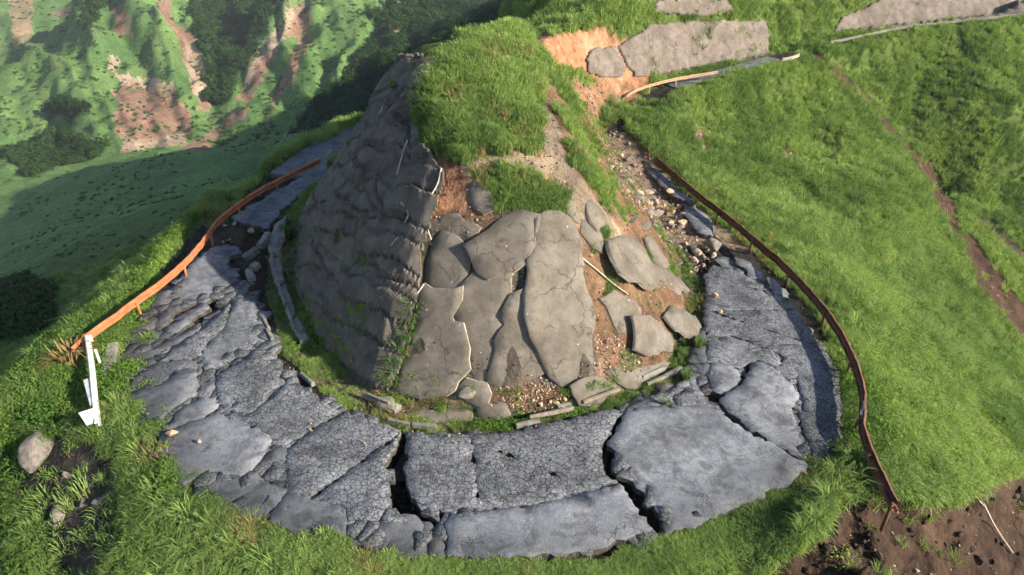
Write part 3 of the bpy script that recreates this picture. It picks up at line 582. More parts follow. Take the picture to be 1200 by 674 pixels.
def split_poly(P, amax, rg, depth=0):
    if area3(P) < amax * rg.uniform(.8, 1.5) or depth > 4: return [P]
    c = sum(P, Vector()) / len(P); c = c + Vector((rg.uniform(-.4, .4), rg.uniform(-.4, .4), 0))
    far = max(P, key=lambda p: (p - c).length) - c; a = math.atan2(far.y, far.x) + math.pi / 2 + rg.uniform(-.5, .5); n = Vector((-math.sin(a), math.cos(a), 0)); out = []
    for sg in (1, -1):
        Q = []
        for p, q in zip(P, P[1:] + P[:1]):
            dp = (p - c).dot(n) * sg; dq = (q - c).dot(n) * sg
            if dp >= 0: Q.append(p)
            if (dp > 0) != (dq > 0) and abs(dp - dq) > 1e-6: Q.append(p.lerp(q, dp / (dp - dq)))
        if len(Q) > 2 and area3(Q) > .3: out += split_poly(Q, amax, rg, depth + 1)
    return out
for k_, (poly, cr, tone, z0, tx, ty) in enumerate(SLABS):
    P = []
    zr = .05
    cxy = sum((atz(x, y, 0) for x, y in poly), Vector()) / len(poly)
    rz0 = float(line_z(np.array([cxy.x]), np.array([cxy.y]), ROADL)[1][0])
    for x, y in poly:
        p = atz(x, y, rz0 + z0 * .35); P.append(p)
    nv_ = Vector((-tx, -ty, 1)); pc_ = sum(P, Vector()) / len(P)
    P = [Vector((p.x, p.y, p.z + tx * (p.x - pc_.x) + ty * (p.y - pc_.y))) for p in P]
    for pi, PP in enumerate(split_poly(P, 11.0 if cr > .85 else 9.0 if cr > .5 else 99.0, random.Random(k_ + 40))):
        dz_ = Vector((0, 0, random.uniform(-.008, .008) if len(PP) != len(P) else 0))
        o = plate('asphalt_slab', [p + dz_ for p in PP], nv_, .30, M_ASP, M_ASPE, rb, gap=-.05 if len(PP) == len(P) else -.006, seg=.14, jag=.085, und=.007, seed=k_)
        o['craze'] = float(cr); o['tone'] = float(tone) * random.uniform(.94, 1.06)
# the crumbled courses showing between the slabs: smaller pieces, a little lower, except down the open fissures
ROADP = [(130, 448), (140, 405), (185, 350), (240, 295), (268, 288), (300, 345), (345, 450), (470, 506), (560, 511), (650, 496), (730, 478), (800, 446), (826, 400), (826, 320), (850, 302), (925, 350), (976, 430), (988, 500), (955, 545), (890, 583), (780, 624), (640, 650), (520, 654), (400, 634), (240, 580), (185, 522)]
from mathutils.kdtree import KDTree
wx_, wy_ = [], []
rgc = random.Random(5); RW = [atz(x_, y_, 0) for x_, y_ in ROADP]; lo = (min(p.x for p in RW), min(p.y for p in RW)); hi = (max(p.x for p in RW), max(p.y for p in RW)); RP2 = [(p.x, p.y) for p in RW]
SW = [[tuple(atz(x_, y_, 0))[:2] for x_, y_ in s_[0]] for s_ in SLABS]; FW = [[tuple(atz(x_, y_, 0))[:2] for x_, y_ in f_] for f_ in FISS]
CS = .62; seeds = []
for a_ in range(int((hi[0] - lo[0]) / CS) + 3):
    for b_ in range(int((hi[1] - lo[1]) / CS) + 3): seeds.append(Vector((lo[0] + (a_ - 1 + rgc.uniform(-.42, .42)) * CS, lo[1] + (b_ - 1 + rgc.uniform(-.42, .42)) * CS)))
sa = np.array([tuple(s_) for s_ in seeds]); ins_ = inpoly(sa[:, 0], sa[:, 1], RP2)
for f_ in FW: ins_ &= ~inpoly(sa[:, 0], sa[:, 1], f_)
dsl = np.full(len(sa), -9.0)
for s_ in SW: dsl = np.maximum(dsl, sdpoly(sa[:, 0], sa[:, 1], s_))
ins_ &= dsl < .30                                     # not those wholly under a slab
nfrag = 0
for k_ in np.nonzero(ins_)[0]:
    c_ = seeds[k_]; cellp = [Vector((c_.x + sx_ * 1.2, c_.y + sy_ * 1.2, 0)) for sx_, sy_ in ((-1, -1), (1, -1), (1, 1), (-1, 1))]
    for q_ in np.nonzero(np.hypot(sa[:, 0] - c_.x, sa[:, 1] - c_.y) < 1.7)[0]:
        if q_ == k_: continue
        o_ = seeds[q_]; mid_ = (c_ + o_) / 2; nd = (c_ - o_).normalized(); Q_ = []
        for p, q in zip(cellp, cellp[1:] + cellp[:1]):
            dp = (p.xy - mid_).dot(nd); dq = (q.xy - mid_).dot(nd)
            if dp >= 0: Q_.append(p)
            if (dp > 0) != (dq > 0) and abs(dp - dq) > 1e-6: Q_.append(p.lerp(q, dp / (dp - dq)))
        cellp = Q_
        if len(cellp) < 3: break
    if len(cellp) < 3: continue
    rz0 = float(line_z(np.array([c_.x]), np.array([c_.y]), ROADL)[1][0]); tz_ = rgc.uniform(-.035, -.004)
    if nfrag >= 300: break
    o = plate('asphalt_fragment', [Vector((p.x, p.y, rz0 + tz_)) for p in cellp], Vector((rgc.gauss(0, .03), rgc.gauss(0, .03), 1)), .22, M_ASP, M_ASPE, rb, gap=rgc.uniform(.005, .03), seg=.3, jag=.04, und=.01, inner=5.0, seed=int(k_))
    o['craze'] = .8; o['tone'] = rgc.uniform(.62, .98); nfrag += 1
for o in rb.children:                                # distance from the middle of the lane: worn tracks, dirty margins
    co = np.empty(len(o.data.vertices) * 3, np.float32); o.data.vertices.foreach_get('co', co); co = co.reshape(-1, 3) + np.array(o.location, np.float32)
    at = o.data.attributes.new('lane', 'FLOAT', 'POINT'); at.data.foreach_set('value', line_z(co[:, 0].astype(float), co[:, 1].astype(float), ROADL)[0].astype(np.float32))
# far stretches of road, intact
def strip(name, pts, wid, m, parent=None, craze=.2, z=.03):
    V = []; F_ = []
    for i, p in enumerate(pts):
        a = Vector(pts[max(i - 1, 0)]); b_ = Vector(pts[min(i + 1, len(pts) - 1)]); t = (b_ - a); t.z = 0; t.normalize(); s_ = Vector((t.y, -t.x, 0)) * wid / 2
        for q in (Vector(p) + s_, Vector(p) - s_): V.append(q + Vector((0, 0, z))); V.append(q - Vector((0, 0, .45)))
    for i in range(len(pts) - 1):
        a = i * 4; c_ = a + 4
        F_ += [(a, a + 2, c_ + 2, c_), (a + 1, a, c_, c_ + 1), (a + 2, a + 3, c_ + 3, c_ + 2)]
    F_ += [(0, 1, 3, 2)]
    o = mk(name, V, F_, m, parent); o['craze'] = craze; o['tone'] = .9; return o
def dens(pts, step=1.0):
    out = []
    for a, b_ in zip(pts[:-1], pts[1:]):
        a = Vector(a); b_ = Vector(b_); n = max(1, int((b_ - a).length / step)); out += [a.lerp(b_, i / n) for i in range(n)]
    return out + [Vector(pts[-1])]
strip('road_surface', dens(ROADL[17:20]), 2.0, M_ASP, rb)
strip('road_surface', dens([ROADL[2], ROADL[1], ROADL[0]]), 3.6, M_ASP, rb)
# ------------------------------------------------------------------ shotcrete on the mound
wall = empty('shotcrete_facing', (0, 22, 0)); tag(wall, 'grey sprayed-concrete facing of the mound, shattered into leaning plates at the front', 'concrete facing')
BX = [(40, 545), (60, 528), (75, 505), (100, 492), (130, 484), (160, 490), (180, 505), (200, 520), (215, 520), (240, 510), (260, 503), (300, 494), (335, 492), (365, 484), (400, 478), (430, 468), (470, 455)]
xs = np.arange(-15.6, -2.2, .085); ys = np.arange(22.6, 60, .10); sx, sy = np.meshgrid(xs, ys, indexing='ij')
szb = zat(sx, sy); nn = normal_at(sx, sy, .5)
# creased and lumpy: folds run down the slope
u_ = sx * .83 + sy * .56 + szb * .25; v_ = -sx * .45 + sy * .8 - szb * .6
# broken into panels that have slipped a little against each other
a_ = sx * .62 + sy * .78; h_ = szb * 1.25 + (fbm(sx / 1.6, sy / 1.6, 145, 2) - .5) * 1.0; a_ = a_ + (fbm(sx / 1.5, sy / 1.5, 147, 2) - .5) * 1.0 + h_ * .35
d1 = np.full(sx.shape, 9.0); d2_ = np.full(sx.shape, 9.0); step_ = np.zeros(sx.shape)
for di in (-1, 0, 1):
    for dj in (-1, 0, 1):
        ci0 = np.floor(a_ / 2.1) + di; cj0 = np.floor(h_ / 2.6) + dj
        dd_ = np.hypot(a_ / 2.1 - ci0 - .15 - .7 * _h(ci0, cj0, 401), h_ / 2.6 - cj0 - .15 - .7 * _h(ci0, cj0, 402)); nearer = dd_ < d1
        d2_ = np.where(nearer, d1, np.minimum(d2_, dd_)); step_ = np.where(nearer, _h(ci0, cj0, 403), step_); d1 = np.minimum(d1, dd_)
edge_ = d2_ - d1
lump = (fbm(sx / 3.6, sy / 3.6, 131, 2) - .5) * .6 + (step_ - .5) * .24 + ((a_ / 2.1 + h_ / 2.6 + step_ * 5) % 1 - .5) * (step_ - .5) * .10 - .20 * sstep(.07, .0, edge_) + (fbm(a_ / .9, h_ / 1.1, 139, 2) - .5) * .08 + (fbm(sx / .35, sy / .35, 149, 2) - .5) * .07 - .14 * np.maximum(0, 1 - np.abs(2 * fbm(a_ / 2.4 + h_ / 3, h_ / 5, 143, 2) - 1) * 10)
ssd = sdpoly(sx, sy, BASE); off = (.30 + lump) * sstep(-.2, .5, ssd) - .25 * sstep(.3, -.2, ssd)
SX = sx + nn[..., 0] * off; SY = sy + nn[..., 1] * off; SZ = szb + nn[..., 2] * off
qx, qy, qd = project(SX, SY, SZ)
bx = np.interp(qy, [a for a, _ in BX], [b_ for _, b_ in BX]) + 14 * (fbm(sx / .9, sy / .9, 141, 4) - .5)
keep = (ssd > -.25) & (((qx < bx) & (qy > 62)) | ((sx < -5.2) & (sy > 41) & (szb < 9.0))) & (szb > -.3)
ids = -np.ones(sx.shape, int); cell = keep[:-1, :-1] & keep[1:, :-1] & keep[:-1, 1:] & keep[1:, 1:]
used = np.zeros(sx.shape, bool); used[:-1, :-1] |= cell; used[1:, :-1] |= cell; used[:-1, 1:] |= cell; used[1:, 1:] |= cell
ids[used] = np.arange(used.sum()); ci, cj = np.nonzero(cell)
FF = np.stack([ids[ci, cj], ids[ci + 1, cj], ids[ci + 1, cj + 1], ids[ci, cj + 1]], -1)
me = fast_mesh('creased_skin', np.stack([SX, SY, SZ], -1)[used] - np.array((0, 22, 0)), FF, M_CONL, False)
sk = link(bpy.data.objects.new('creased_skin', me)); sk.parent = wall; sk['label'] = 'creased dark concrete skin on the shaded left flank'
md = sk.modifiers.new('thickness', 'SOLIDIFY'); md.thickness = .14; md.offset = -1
CSL = [
 [(631, 258), (640, 250), (655, 249), (668, 258), (676, 275), (678, 300), (683, 330), (690, 350), (694, 380), (690, 405), (694, 430), (700, 435), (680, 447), (660, 449), (648, 438), (640, 425), (632, 410), (625, 395), (621, 370), (618, 345), (622, 330), (622, 305), (630, 285)],
 [(545, 287), (575, 268), (600, 252), (605, 246), (618, 250), (630, 252), (627, 265), (622, 285), (615, 305), (600, 315), (572, 324), (560, 318), (552, 300)],
 [(575, 326), (598, 318), (597, 345), (586, 358), (584, 370), (592, 382), (580, 400), (578, 420), (570, 440), (560, 447), (555, 440), (547, 430), (545, 410), (543, 390), (538, 373), (532, 368), (535, 360), (545, 335), (555, 322)],
 [(518, 272), (525, 275), (545, 293), (550, 302), (547, 315), (541, 335), (530, 338), (515, 340), (500, 332), (499, 318), (505, 295), (508, 285)],
 [(497, 334), (515, 343), (530, 341), (540, 338), (538, 350), (530, 365), (527, 372), (530, 380), (540, 382), (545, 410), (548, 432), (535, 445), (530, 455), (505, 463), (480, 461), (462, 456), (470, 440), (480, 410), (487, 385), (485, 365)],
 [(511, 262), (520, 255), (535, 253), (560, 268), (555, 275), (538, 285), (528, 275), (512, 274)],
 [(595, 358), (600, 347), (612, 340), (612, 360), (613, 375), (618, 385), (628, 400), (638, 420), (640, 434), (625, 440), (605, 448), (590, 452), (573, 448), (573, 440), (581, 420), (583, 400), (595, 380), (588, 370)],
 [(535, 457), (548, 446), (570, 450), (576, 462), (562, 476), (548, 471), (537, 464)],
 [(714, 282), (725, 277), (740, 276), (755, 290), (770, 318), (775, 335), (765, 338), (745, 328), (728, 320), (720, 305)],
 [(688, 240), (693, 235), (705, 245), (712, 258), (712, 266), (700, 270), (692, 258)],
 [(765, 308), (780, 315), (800, 330), (809, 340), (795, 343), (780, 332), (770, 320)],
 [(703, 350), (720, 340), (735, 348), (752, 362), (748, 380), (735, 392), (725, 388), (717, 370)],
 [(742, 370), (755, 370), (775, 380), (790, 400), (788, 412), (760, 416), (744, 408), (745, 390)],
 [(779, 371), (785, 360), (800, 362), (815, 370), (822, 382), (818, 391), (805, 394), (792, 385)],
 [(670, 452), (695, 441), (715, 448), (728, 455), (720, 463), (690, 476), (680, 476), (672, 462)],
 [(708, 437), (720, 431), (760, 431), (785, 425), (775, 440), (745, 455), (725, 450)],
 [(547, 218), (560, 210), (572, 224), (582, 245), (566, 250), (555, 240)],
 [(683, 258), (690, 259), (705, 276), (706, 296), (695, 290), (682, 272)],
 [(757, 278), (764, 278), (785, 310), (780, 314), (766, 302)],
 [(560, 478), (590, 470), (598, 486), (580, 494), (562, 492)], [(470, 482), (530, 478), (552, 484), (552, 494), (520, 493), (480, 490)],
 [(656, 240), (664, 234), (676, 248), (678, 262), (670, 256)], [(600, 322), (617, 308), (620, 314), (612, 336), (599, 348)],
]
COFF = {0: .16, 1: .14, 3: .08, 8: .2, 13: .25, 12: .16, 15: .03, 14: .06, 22: -.2, 5: .02, 6: .03, 2: .04, 4: .03}
for k_, poly in enumerate(CSL):
    P = hit([p[0] for p in poly], [p[1] for p in poly]); c_ = P.mean(0); u_, s_, vt = np.linalg.svd(P - c_); nrm = vt[2]; nrm = nrm if nrm @ np.array((0, -.6, .8)) > 0 else -nrm
    if nrm[2] < .25: nrm = nrm * .4 + np.array((0.1, -.75, .65)) * .6; nrm /= np.linalg.norm(nrm)
    # drop the outline onto the fitted plane along the sight lines
    rg = np.random.default_rng(k_ + 3); nrm = nrm + rg.normal(0, .035, 3); nrm /= np.linalg.norm(nrm)
    gxy = P[:, :2]; ii = [(P[i] + P[j]) / 2 for i in range(0, len(P), 2) for j in range(1, len(P), 3)]
    ii = np.array(ii); dev = (np.stack([ii[:, 0], ii[:, 1], zat(ii[:, 0], ii[:, 1])], 1) - c_) @ nrm
    off_ = COFF.get(k_, .06) + float(np.percentile(dev, 80)); c2 = c_ + nrm * off_
    cam0 = np.array((0, 0, CAMH)); Q = []
    for p in P:
        d = p - cam0; Q.append(cam0 + d * (((c2 - cam0) @ nrm) / (d @ nrm)))
    plate('concrete_plate', [Vector(q) - Vector((0, 22, 0)) for q in Q], Vector(nrm), .12 if k_ not in (1, 0, 8) else .17, M_CON, M_CONE if k_ not in (14, 15) else M_CON, wall, gap=-.12 if k_ < 7 else -.03, seg=.34, jag=.085, und=.008, seed=k_ + 60)
# cut slopes by the upper road, sprayed with concrete
def drape(name, poly, step, m, thick=.25, t0=0, t1=300, lump=.25, parent=None, seed=0):
    xs_ = [p[0] for p in poly]; ys_ = [p[1] for p in poly]
    gx, gy = np.meshgrid(np.arange(min(xs_) - step, max(xs_) + 2 * step, step), np.arange(min(ys_) - step, max(ys_) + 2 * step, step), indexing='ij')
    H = hit(gx.ravel(), gy.ravel()).reshape(gx.shape + (3,)); n3_ = normal_at(H[..., 0], H[..., 1], .8)
    tt = H[..., 1] * CP - (H[..., 2] - CAMH) * SP
    j1 = (fbm(gx / 7, gy / 7, seed + 151, 3) - .5) * 6; j2 = (fbm(gx / 7, gy / 7, seed + 157, 3) - .5) * 6
    kp = inpoly(gx + j1, gy + j2, poly) & (tt > t0) & (tt < t1)
    o3 = thick + lump * (fbm(gx / 9, gy / 30, seed + 161, 4) - .5); V3 = H + n3_ * o3[..., None]
    dd = np.abs(np.diff(tt, axis=0))[:, :-1] < 16; d2 = np.abs(np.diff(tt, axis=1))[:-1] < 20
    cl = kp[:-1, :-1] & kp[1:, :-1] & kp[:-1, 1:] & kp[1:, 1:] & dd & d2
    us = np.zeros(gx.shape, bool); us[:-1, :-1] |= cl; us[1:, :-1] |= cl; us[:-1, 1:] |= cl; us[1:, 1:] |= cl
    if not us.any(): return None
    idd = -np.ones(gx.shape, int); idd[us] = np.arange(us.sum()); a, b_ = np.nonzero(cl)
    Vv = V3[us]; org = Vv.mean(0); org[2] = Vv[:, 2].min()
    me = fast_mesh(name, Vv - org, np.stack([idd[a, b_], idd[a, b_ + 1], idd[a + 1, b_ + 1], idd[a + 1, b_]], -1), m)
    o = link(bpy.data.objects.new(name, me)); o.location = org
    md = o.modifiers.new('thickness', 'SOLIDIFY'); md.thickness = thick + .3; md.offset = -1
    return o
for poly, lab in (([(722, 56), (760, 30), (800, 25), (898, 24), (902, 66), (860, 74), (800, 84), (745, 92), (733, 78)], 'long grey sprayed-concrete cut slope above the upper road'),
                  ([(768, 2), (800, -8), (850, 0), (862, 14), (830, 20), (790, 18), (766, 16)], 'pale upper tier of sprayed concrete above a grassy ledge'),
                  ([(975, 38), (985, 20), (1010, 8), (1060, -12), (1215, -12), (1215, 20), (1100, 29), (1030, 37)], 'long dim brown-grey cut slope behind the far crest at the upper right'),
                  ([(684, 72), (694, 58), (720, 55), (733, 80), (730, 92), (705, 92), (688, 86)], 'grey concrete patch left hanging beside the red landslip scar')):
    o = drape('shotcrete_slope', poly, 2.0, M_CONW, t0=45, t1=150, seed=len(lab))
    if o: tag(o, lab, 'concrete slope', 'sprayed concrete cut slopes')
# ------------------------------------------------------------------ kerbs and gutters
def gpt(px, py, dz=0.0):
    p = hit1(px, py); p.z += dz; return p
def resample(pts, step):
    out = [pts[0].copy()]; acc = 0
    for a, b_ in zip(pts[:-1], pts[1:]):
        d = (b_ - a).length; s_ = step - acc
        while s_ <= d: out.append(a.lerp(b_, s_ / d)); s_ += step
        acc = d - (s_ - step)
    return out
def block(name, a, b_, wd, h, m, parent, jit=.03, rg=random):
    t = (b_ - a); ln = t.length; t.normalize(); s_ = Vector((t.y, -t.x, 0)).normalized(); up = s_.cross(t) * -1
    if up.z < 0: up = -up
    V = []
    for u in (0.0, .5, 1.0):
        for (sv, hv) in ((-.5, 0), (-.5, .82), (-.36, 1), (.36, 1), (.5, .82), (.5, 0)):
            V.append(t * (u * ln) + s_ * (sv * wd + rg.uniform(-1, 1) * jit * .4) + up * (hv * h + rg.uniform(-1, 1) * jit * .3))
    F_ = []
    for k_ in range(2):
        for i in range(6): F_.append((k_ * 6 + i, k_ * 6 + (i + 1) % 6, k_ * 6 + 6 + (i + 1) % 6, k_ * 6 + 6 + i))
    F_ += [tuple(range(5, -1, -1)), tuple(range(12, 18))]
    o = mk(name, V, F_, m, parent); o.location = a - (parent.location if parent else Vector()); return o
def block_row(root, pts, step, wd, h, sink, m, name='concrete_block', drop=.0):
    q = resample([p.copy() for p in pts], step)
    for a, b_ in zip(q[:-1], q[1:]):
        if random.random() < drop: continue
        d = (b_ - a) * .03; j = Vector((random.uniform(-.05, .05), random.uniform(-.05, .05), random.uniform(-.05, .04) - sink))
        block(name, a + d + j, b_ - d + j + Vector((0, 0, random.uniform(-.04, .04))), wd, h, m, root)
KP = [(290, 316), (298, 345), (308, 375), (325, 405), (343, 430), (370, 454), (400, 469), (440, 486), (480, 497), (540, 503), (600, 499), (650, 490), (700, 475), (740, 458), (780, 440), (804, 428)]
GP = [(318, 300), (328, 340), (343, 383), (360, 415), (392, 444), (430, 464), (480, 484), (540, 493), (600, 489), (650, 480), (700, 464), (745, 446), (785, 428)]
kz = [atz(x, y, .0) for x, y in KP]; gz = [atz(x, y, .06) for x, y in GP]
kr = empty('kerb', kz[8]); tag(kr, 'low weathered concrete kerb along the inner edge of the bend', 'kerb'); block_row(kr, kz, 1.1, .16, .24, .17, M_KERB, 'kerb_block', .45)
gu = empty('gutter', gz[6]); tag(gu, 'broken concrete gutter at the foot of the shotcrete mound', 'gutter'); block_row(gu, gz, 1.5, .13, .34, .2, M_KERB, 'gutter_wall', .45)
for poly in ([(321, 262), (336, 250), (334, 275), (329, 298), (316, 298), (313, 290)], [(315, 301), (329, 301), (334, 330), (324, 336), (318, 320)], [(325, 339), (335, 333), (347, 366), (338, 374)], [(338, 378), (349, 370), (362, 395), (352, 402)], [(438, 464), (455, 463), (470, 474), (462, 482), (446, 476)]):
    plate('channel_slab', [atz(x, y, .08) - kr.location for x, y in poly], Vector((random.uniform(-.06, .06), random.uniform(-.06, .06), 1)), .25, M_KERB, M_KERB, kr, gap=.02, jag=.04, und=.01)
M_BEAM = simple('stained_concrete', (.16, .13, .10), (.33, .275, .215), 5, .9, .5, .03)
def fallen(px0, py0, px1, py1, z0, z1, wd, h, lab, m=M_KERB, name='kerb_stone'):
    a = atz(px0, py0, z0); b_ = atz(px1, py1, z1); o = block(name, a, b_, wd, h, m, None, .06); tag(o, lab, 'kerb stone', 'broken kerb stones'); return o
fallen(305, 292, 315, 277, -.1, .05, .4, .35, 'long upright-edged broken kerb stone below the intact far road'); fallen(287, 306, 302, 295, -.35, -.15, .45, .35, 'dark kerb stone tipped into the pit beside the channel')
fallen(296, 330, 292, 322, .0, .1, .4, .4, 'short pale kerb stub at the end of the grassy strip'); fallen(297, 318, 303, 312, -.1, .0, .45, .35, 'small grey kerb chunk between pit and channel')
fallen(129, 445, 134, 409, -.25, -.1, .55, .4, 'flat grey kerb stone beside the white guardrail end'); fallen(684, 473, 726, 457, .2, .3, .14, .14, 'long pale beam lying along the gutter under the dark plate', M_BEAM, 'fallen_beam')
fallen(621, 490, 672, 480, .12, .16, .12, .16, 'pale brown gutter rim lying in front of the rubble heap', M_BEAM, 'concrete_strip')
# ------------------------------------------------------------------ guardrails
M_RUSTP = rust_mat('faded_rust', (.38, .22, .13), (.48, .33, .22), (.3, .15, .08))
PROF = [(0, -.175), (.07, -.15), (.09, -.10), (.07, -.05), (0, -.025), (0, .025), (.07, .05), (.09, .10), (.07, .15), (0, .175)]
def rail_mesh(name, pts, m, parent, org, lean=0.0, k=1.0):
    V = []; n = len(PROF)
    for i, p in enumerate(pts):
        t = pts[min(i + 1, len(pts) - 1)] - pts[max(i - 1, 0)]; t.normalize(); s_ = Vector((t.y, -t.x, 0)).normalized(); up = Vector((0, 0, 1)) * math.cos(lean) + s_ * math.sin(lean); s2 = s_ * math.cos(lean) - Vector((0, 0, 1)) * math.sin(lean)
        for o_, h in PROF: V.append(p - org + s2 * o_ * k + up * h * k)
        for o_, h in reversed(PROF): V.append(p - org + s2 * (o_ - .016) * k + up * h * k)
    F_ = []; m2 = 2 * n
    for i in range(len(pts) - 1):
        for j in range(m2): F_.append((i * m2 + j, i * m2 + (j + 1) % m2, (i + 1) * m2 + (j + 1) % m2, (i + 1) * m2 + j))
    for e in (0, (len(pts) - 1) * m2):
        for j in range(n - 1): F_.append((e + j, e + j + 1, e + m2 - 2 - j, e + m2 - 1 - j))
    o = mk(name, V, F_, m, parent); o.modifiers.new('normals', 'WEIGHTED_NORMAL') if False else None; return o
def tube(name, pts, r0, r1, m, parent=None, org=Vector(), n=7):
    V = []; F_ = []
    for i, p in enumerate(pts):
        t = pts[min(i + 1, len(pts) - 1)] - pts[max(i - 1, 0)]; t.normalize(); a = t.orthogonal().normalized(); b_ = t.cross(a); r_ = r0 + (r1 - r0) * i / max(1, len(pts) - 1)
        for j in range(n): V.append(p - org + (a * math.cos(2 * math.pi * j / n) + b_ * math.sin(2 * math.pi * j / n)) * r_)
    for i in range(len(pts) - 1):
        for j in range(n): F_.append((i * n + j, i * n + (j + 1) % n, (i + 1) * n + (j + 1) % n, (i + 1) * n + j))
    F_ += [tuple(range(n - 1, -1, -1)), tuple(range((len(pts) - 1) * n, len(pts) * n))]
    o = mk(name, V, F_, m, parent, True)
    if not parent: o.location = org
    return o
def smooth(pts, it=2):
    for _ in range(it):
        q = [pts[0]]
        for a, b_ in zip(pts[:-1], pts[1:]): q += [a.lerp(b_, .25), a.lerp(b_, .75)]
        pts = q + [pts[-1]]
    return pts
def guardrail(name, path, m_rail, m_post, lab, post_step=3.0, side=1, lean=0.0, k=1.0, posts=True, seclen=4.0):
    pts = smooth([p if isinstance(p, Vector) else atz(*p) for p in path], 2); org = pts[len(pts) // 2].copy(); org.z = float(zat(np.array([org.x]), np.array([org.y]))[0])
    root = empty(name, org); tag(root, lab, 'guardrail', 'rusty guardrails along the road')
    q = resample(pts, .4); per = int(seclen / .4); i = 0
    while i < len(q) - 1:                                     # lapped rail sections
        sec = q[i:i + per + 1]
        sec = [p + Vector((random.gauss(0, .012), random.gauss(0, .012), random.gauss(0, .014))) for p in sec]
        if len(sec) > 1: rail_mesh('rail', sec, m_rail, root, org, lean + random.uniform(-.05, .05), k)
        i += per
    if posts:
        for p, p2 in zip(resample(pts, post_step), resample(pts, post_step)[1:]):
            t = (p2 - p).normalized(); s_ = Vector((t.y, -t.x, 0)).normalized() * -.09 * side
            zg = float(zat(np.array([p.x]), np.array([p.y]))[0]); a = Vector((p.x, p.y, min(zg, p.z - .5) - .25)) + s_ + Vector((random.uniform(-.08, .08), random.uniform(-.08, .08), 0)); b_ = p + s_ + Vector((0, 0, .08))
            po = tube('post', [a, a.lerp(b_, .5), b_], .07, .07, m_post, root, org)
            tube('cap', [b_, b_ + Vector((0, 0, .025))], .078, .06, m_post, po, org)
    return root
guardrail('guardrail', [(84, 412, .35), (108, 390, .62), (150, 361, .65), (200, 324, .65), (222, 303, .65), (240, 281, .62), (252, 262, .6), (275, 243, .62), (300, 226, .65), (340, 205, .65), (378, 187, .65)], M_RUSTO, M_RUSTO, 'bright orange rusty guardrail along the outer edge of the left arm', 4.0, -1, .3, 1.45)
guardrail('guardrail', [(1048, 592, .15), (1034, 562, .25), (1018, 528, .45), (1008, 500, .6), (1012, 470, .65), (1006, 440, .65), (992, 405, .65), (970, 368, .65), (945, 340, .65), (918, 311, .65), (888, 286, .65), (858, 260, .65), (826, 236, .7), (795, 210, .75), (765, 184, .8)], M_RUSTD, M_RUSTD, 'dark brown rusty guardrail curving round the right side of the bend', 4.0, 1, .25, 1.25)
guardrail('guardrail', [(762, 180, 1.0), (748, 166, 1.0), (732, 149, 1.4)], M_RUSTD, M_RUSTD, 'short thin dark guardrail sagging through grass beside the debris', 2.5, 1, .3, .8)
guardrail('guardrail', [(734, 113, 2.4), (745, 106, 2.7), (765, 99, 2.95), (800, 91, 3.1), (842, 85, 3.3)], M_RUSTP, M_RUSTP, 'pale orange guardrail by the upper road below the concrete cut slope', 3.0, 1, .1, .8)
guardrail('guardrail', [Vector((p[0] + .9, p[1] - 1.3, float(zat(np.array([p[0] + .9]), np.array([p[1] - 1.3]))[0]) + .55)) for p in dens(ROADL[20:], 3.0)], M_KERB, M_KERB, 'thin pale guardrail line along the far crest at the upper right', 4.0, 1, .1, .8)
guardrail('guardrail', [(916, 70, 3.5), (926, 69, 3.5), (938, 64, 3.7)], M_CONE, M_RUSTO, 'tiny pale guardrail stub above the head of the gully', 2.0, 1, .1, 1.0)
# the loose, white-painted end of the left guardrail
we = atz(103, 398, .6); root = empty('guardrail_end', (we.x, we.y, 0)); tag(root, 'white painted guardrail end hanging loose beside the orange rail', 'guardrail end')
o0 = Vector((we.x, we.y, 0))
rail_mesh('rail', resample(smooth([atz(103, 396, .75), atz(108, 430, .6), atz(111, 465, .4), atz(115, 498, .1)], 2), .3), M_WHITE, root, o0, .5, .95)
def panel(name, pix, z, parent, org, th=.03, m=M_WHITE):
    P = [atz(x, y, zz) for (x, y), zz in zip(pix, z)]; n_v = (P[1] - P[0]).cross(P[2] - P[0]).normalized()
    V = [p - org for p in P] + [p - org - n_v * th for p in P]; n = len(P)
    return mk(name, V, [tuple(range(n)), tuple(range(2 * n - 1, n - 1, -1))] + [(i, i + n, (i + 1) % n + n, (i + 1) % n) for i in range(n)], m, parent)
panel('end_plate', [(92, 484), (111, 478), (114, 494), (102, 499)], [.45, .5, .15, .1], root, o0); panel('end_cap', [(99, 394), (107, 392), (110, 400), (101, 402)], [.85, .9, .75, .75], root, o0)
panel('torn_strip', [(110, 410), (113, 409), (119, 425), (116, 426)], [.5, .5, .2, .2], root, o0); panel('torn_strip', [(98, 446), (103, 444), (108, 470), (106, 476)], [.5, .55, .4, .35], root, o0)
fe = [atz(1019, 530, .5), atz(1030, 556, .35), atz(1042, 580, .12), atz(1053, 600, -.1)]; fo_ = fe[0].copy(); root = empty('guardrail_end', fo_); tag(root, 'dark red twisted end of the right guardrail lying on the slipped bank', 'guardrail end'); rail_mesh('rail', resample(smooth(fe, 2), .3), M_RUSTD, root, fo_, 1.0, 1.7)
panel('reflector', [(1008, 486), (1012, 470), (1014, 470), (1011, 487)], [.55, .62, .75, .68], None, Vector(), .03).name = 'reflector_strip'
tag(bpy.data.objects['reflector_strip'], 'small white reflector strip on the dark guardrail', 'reflector')
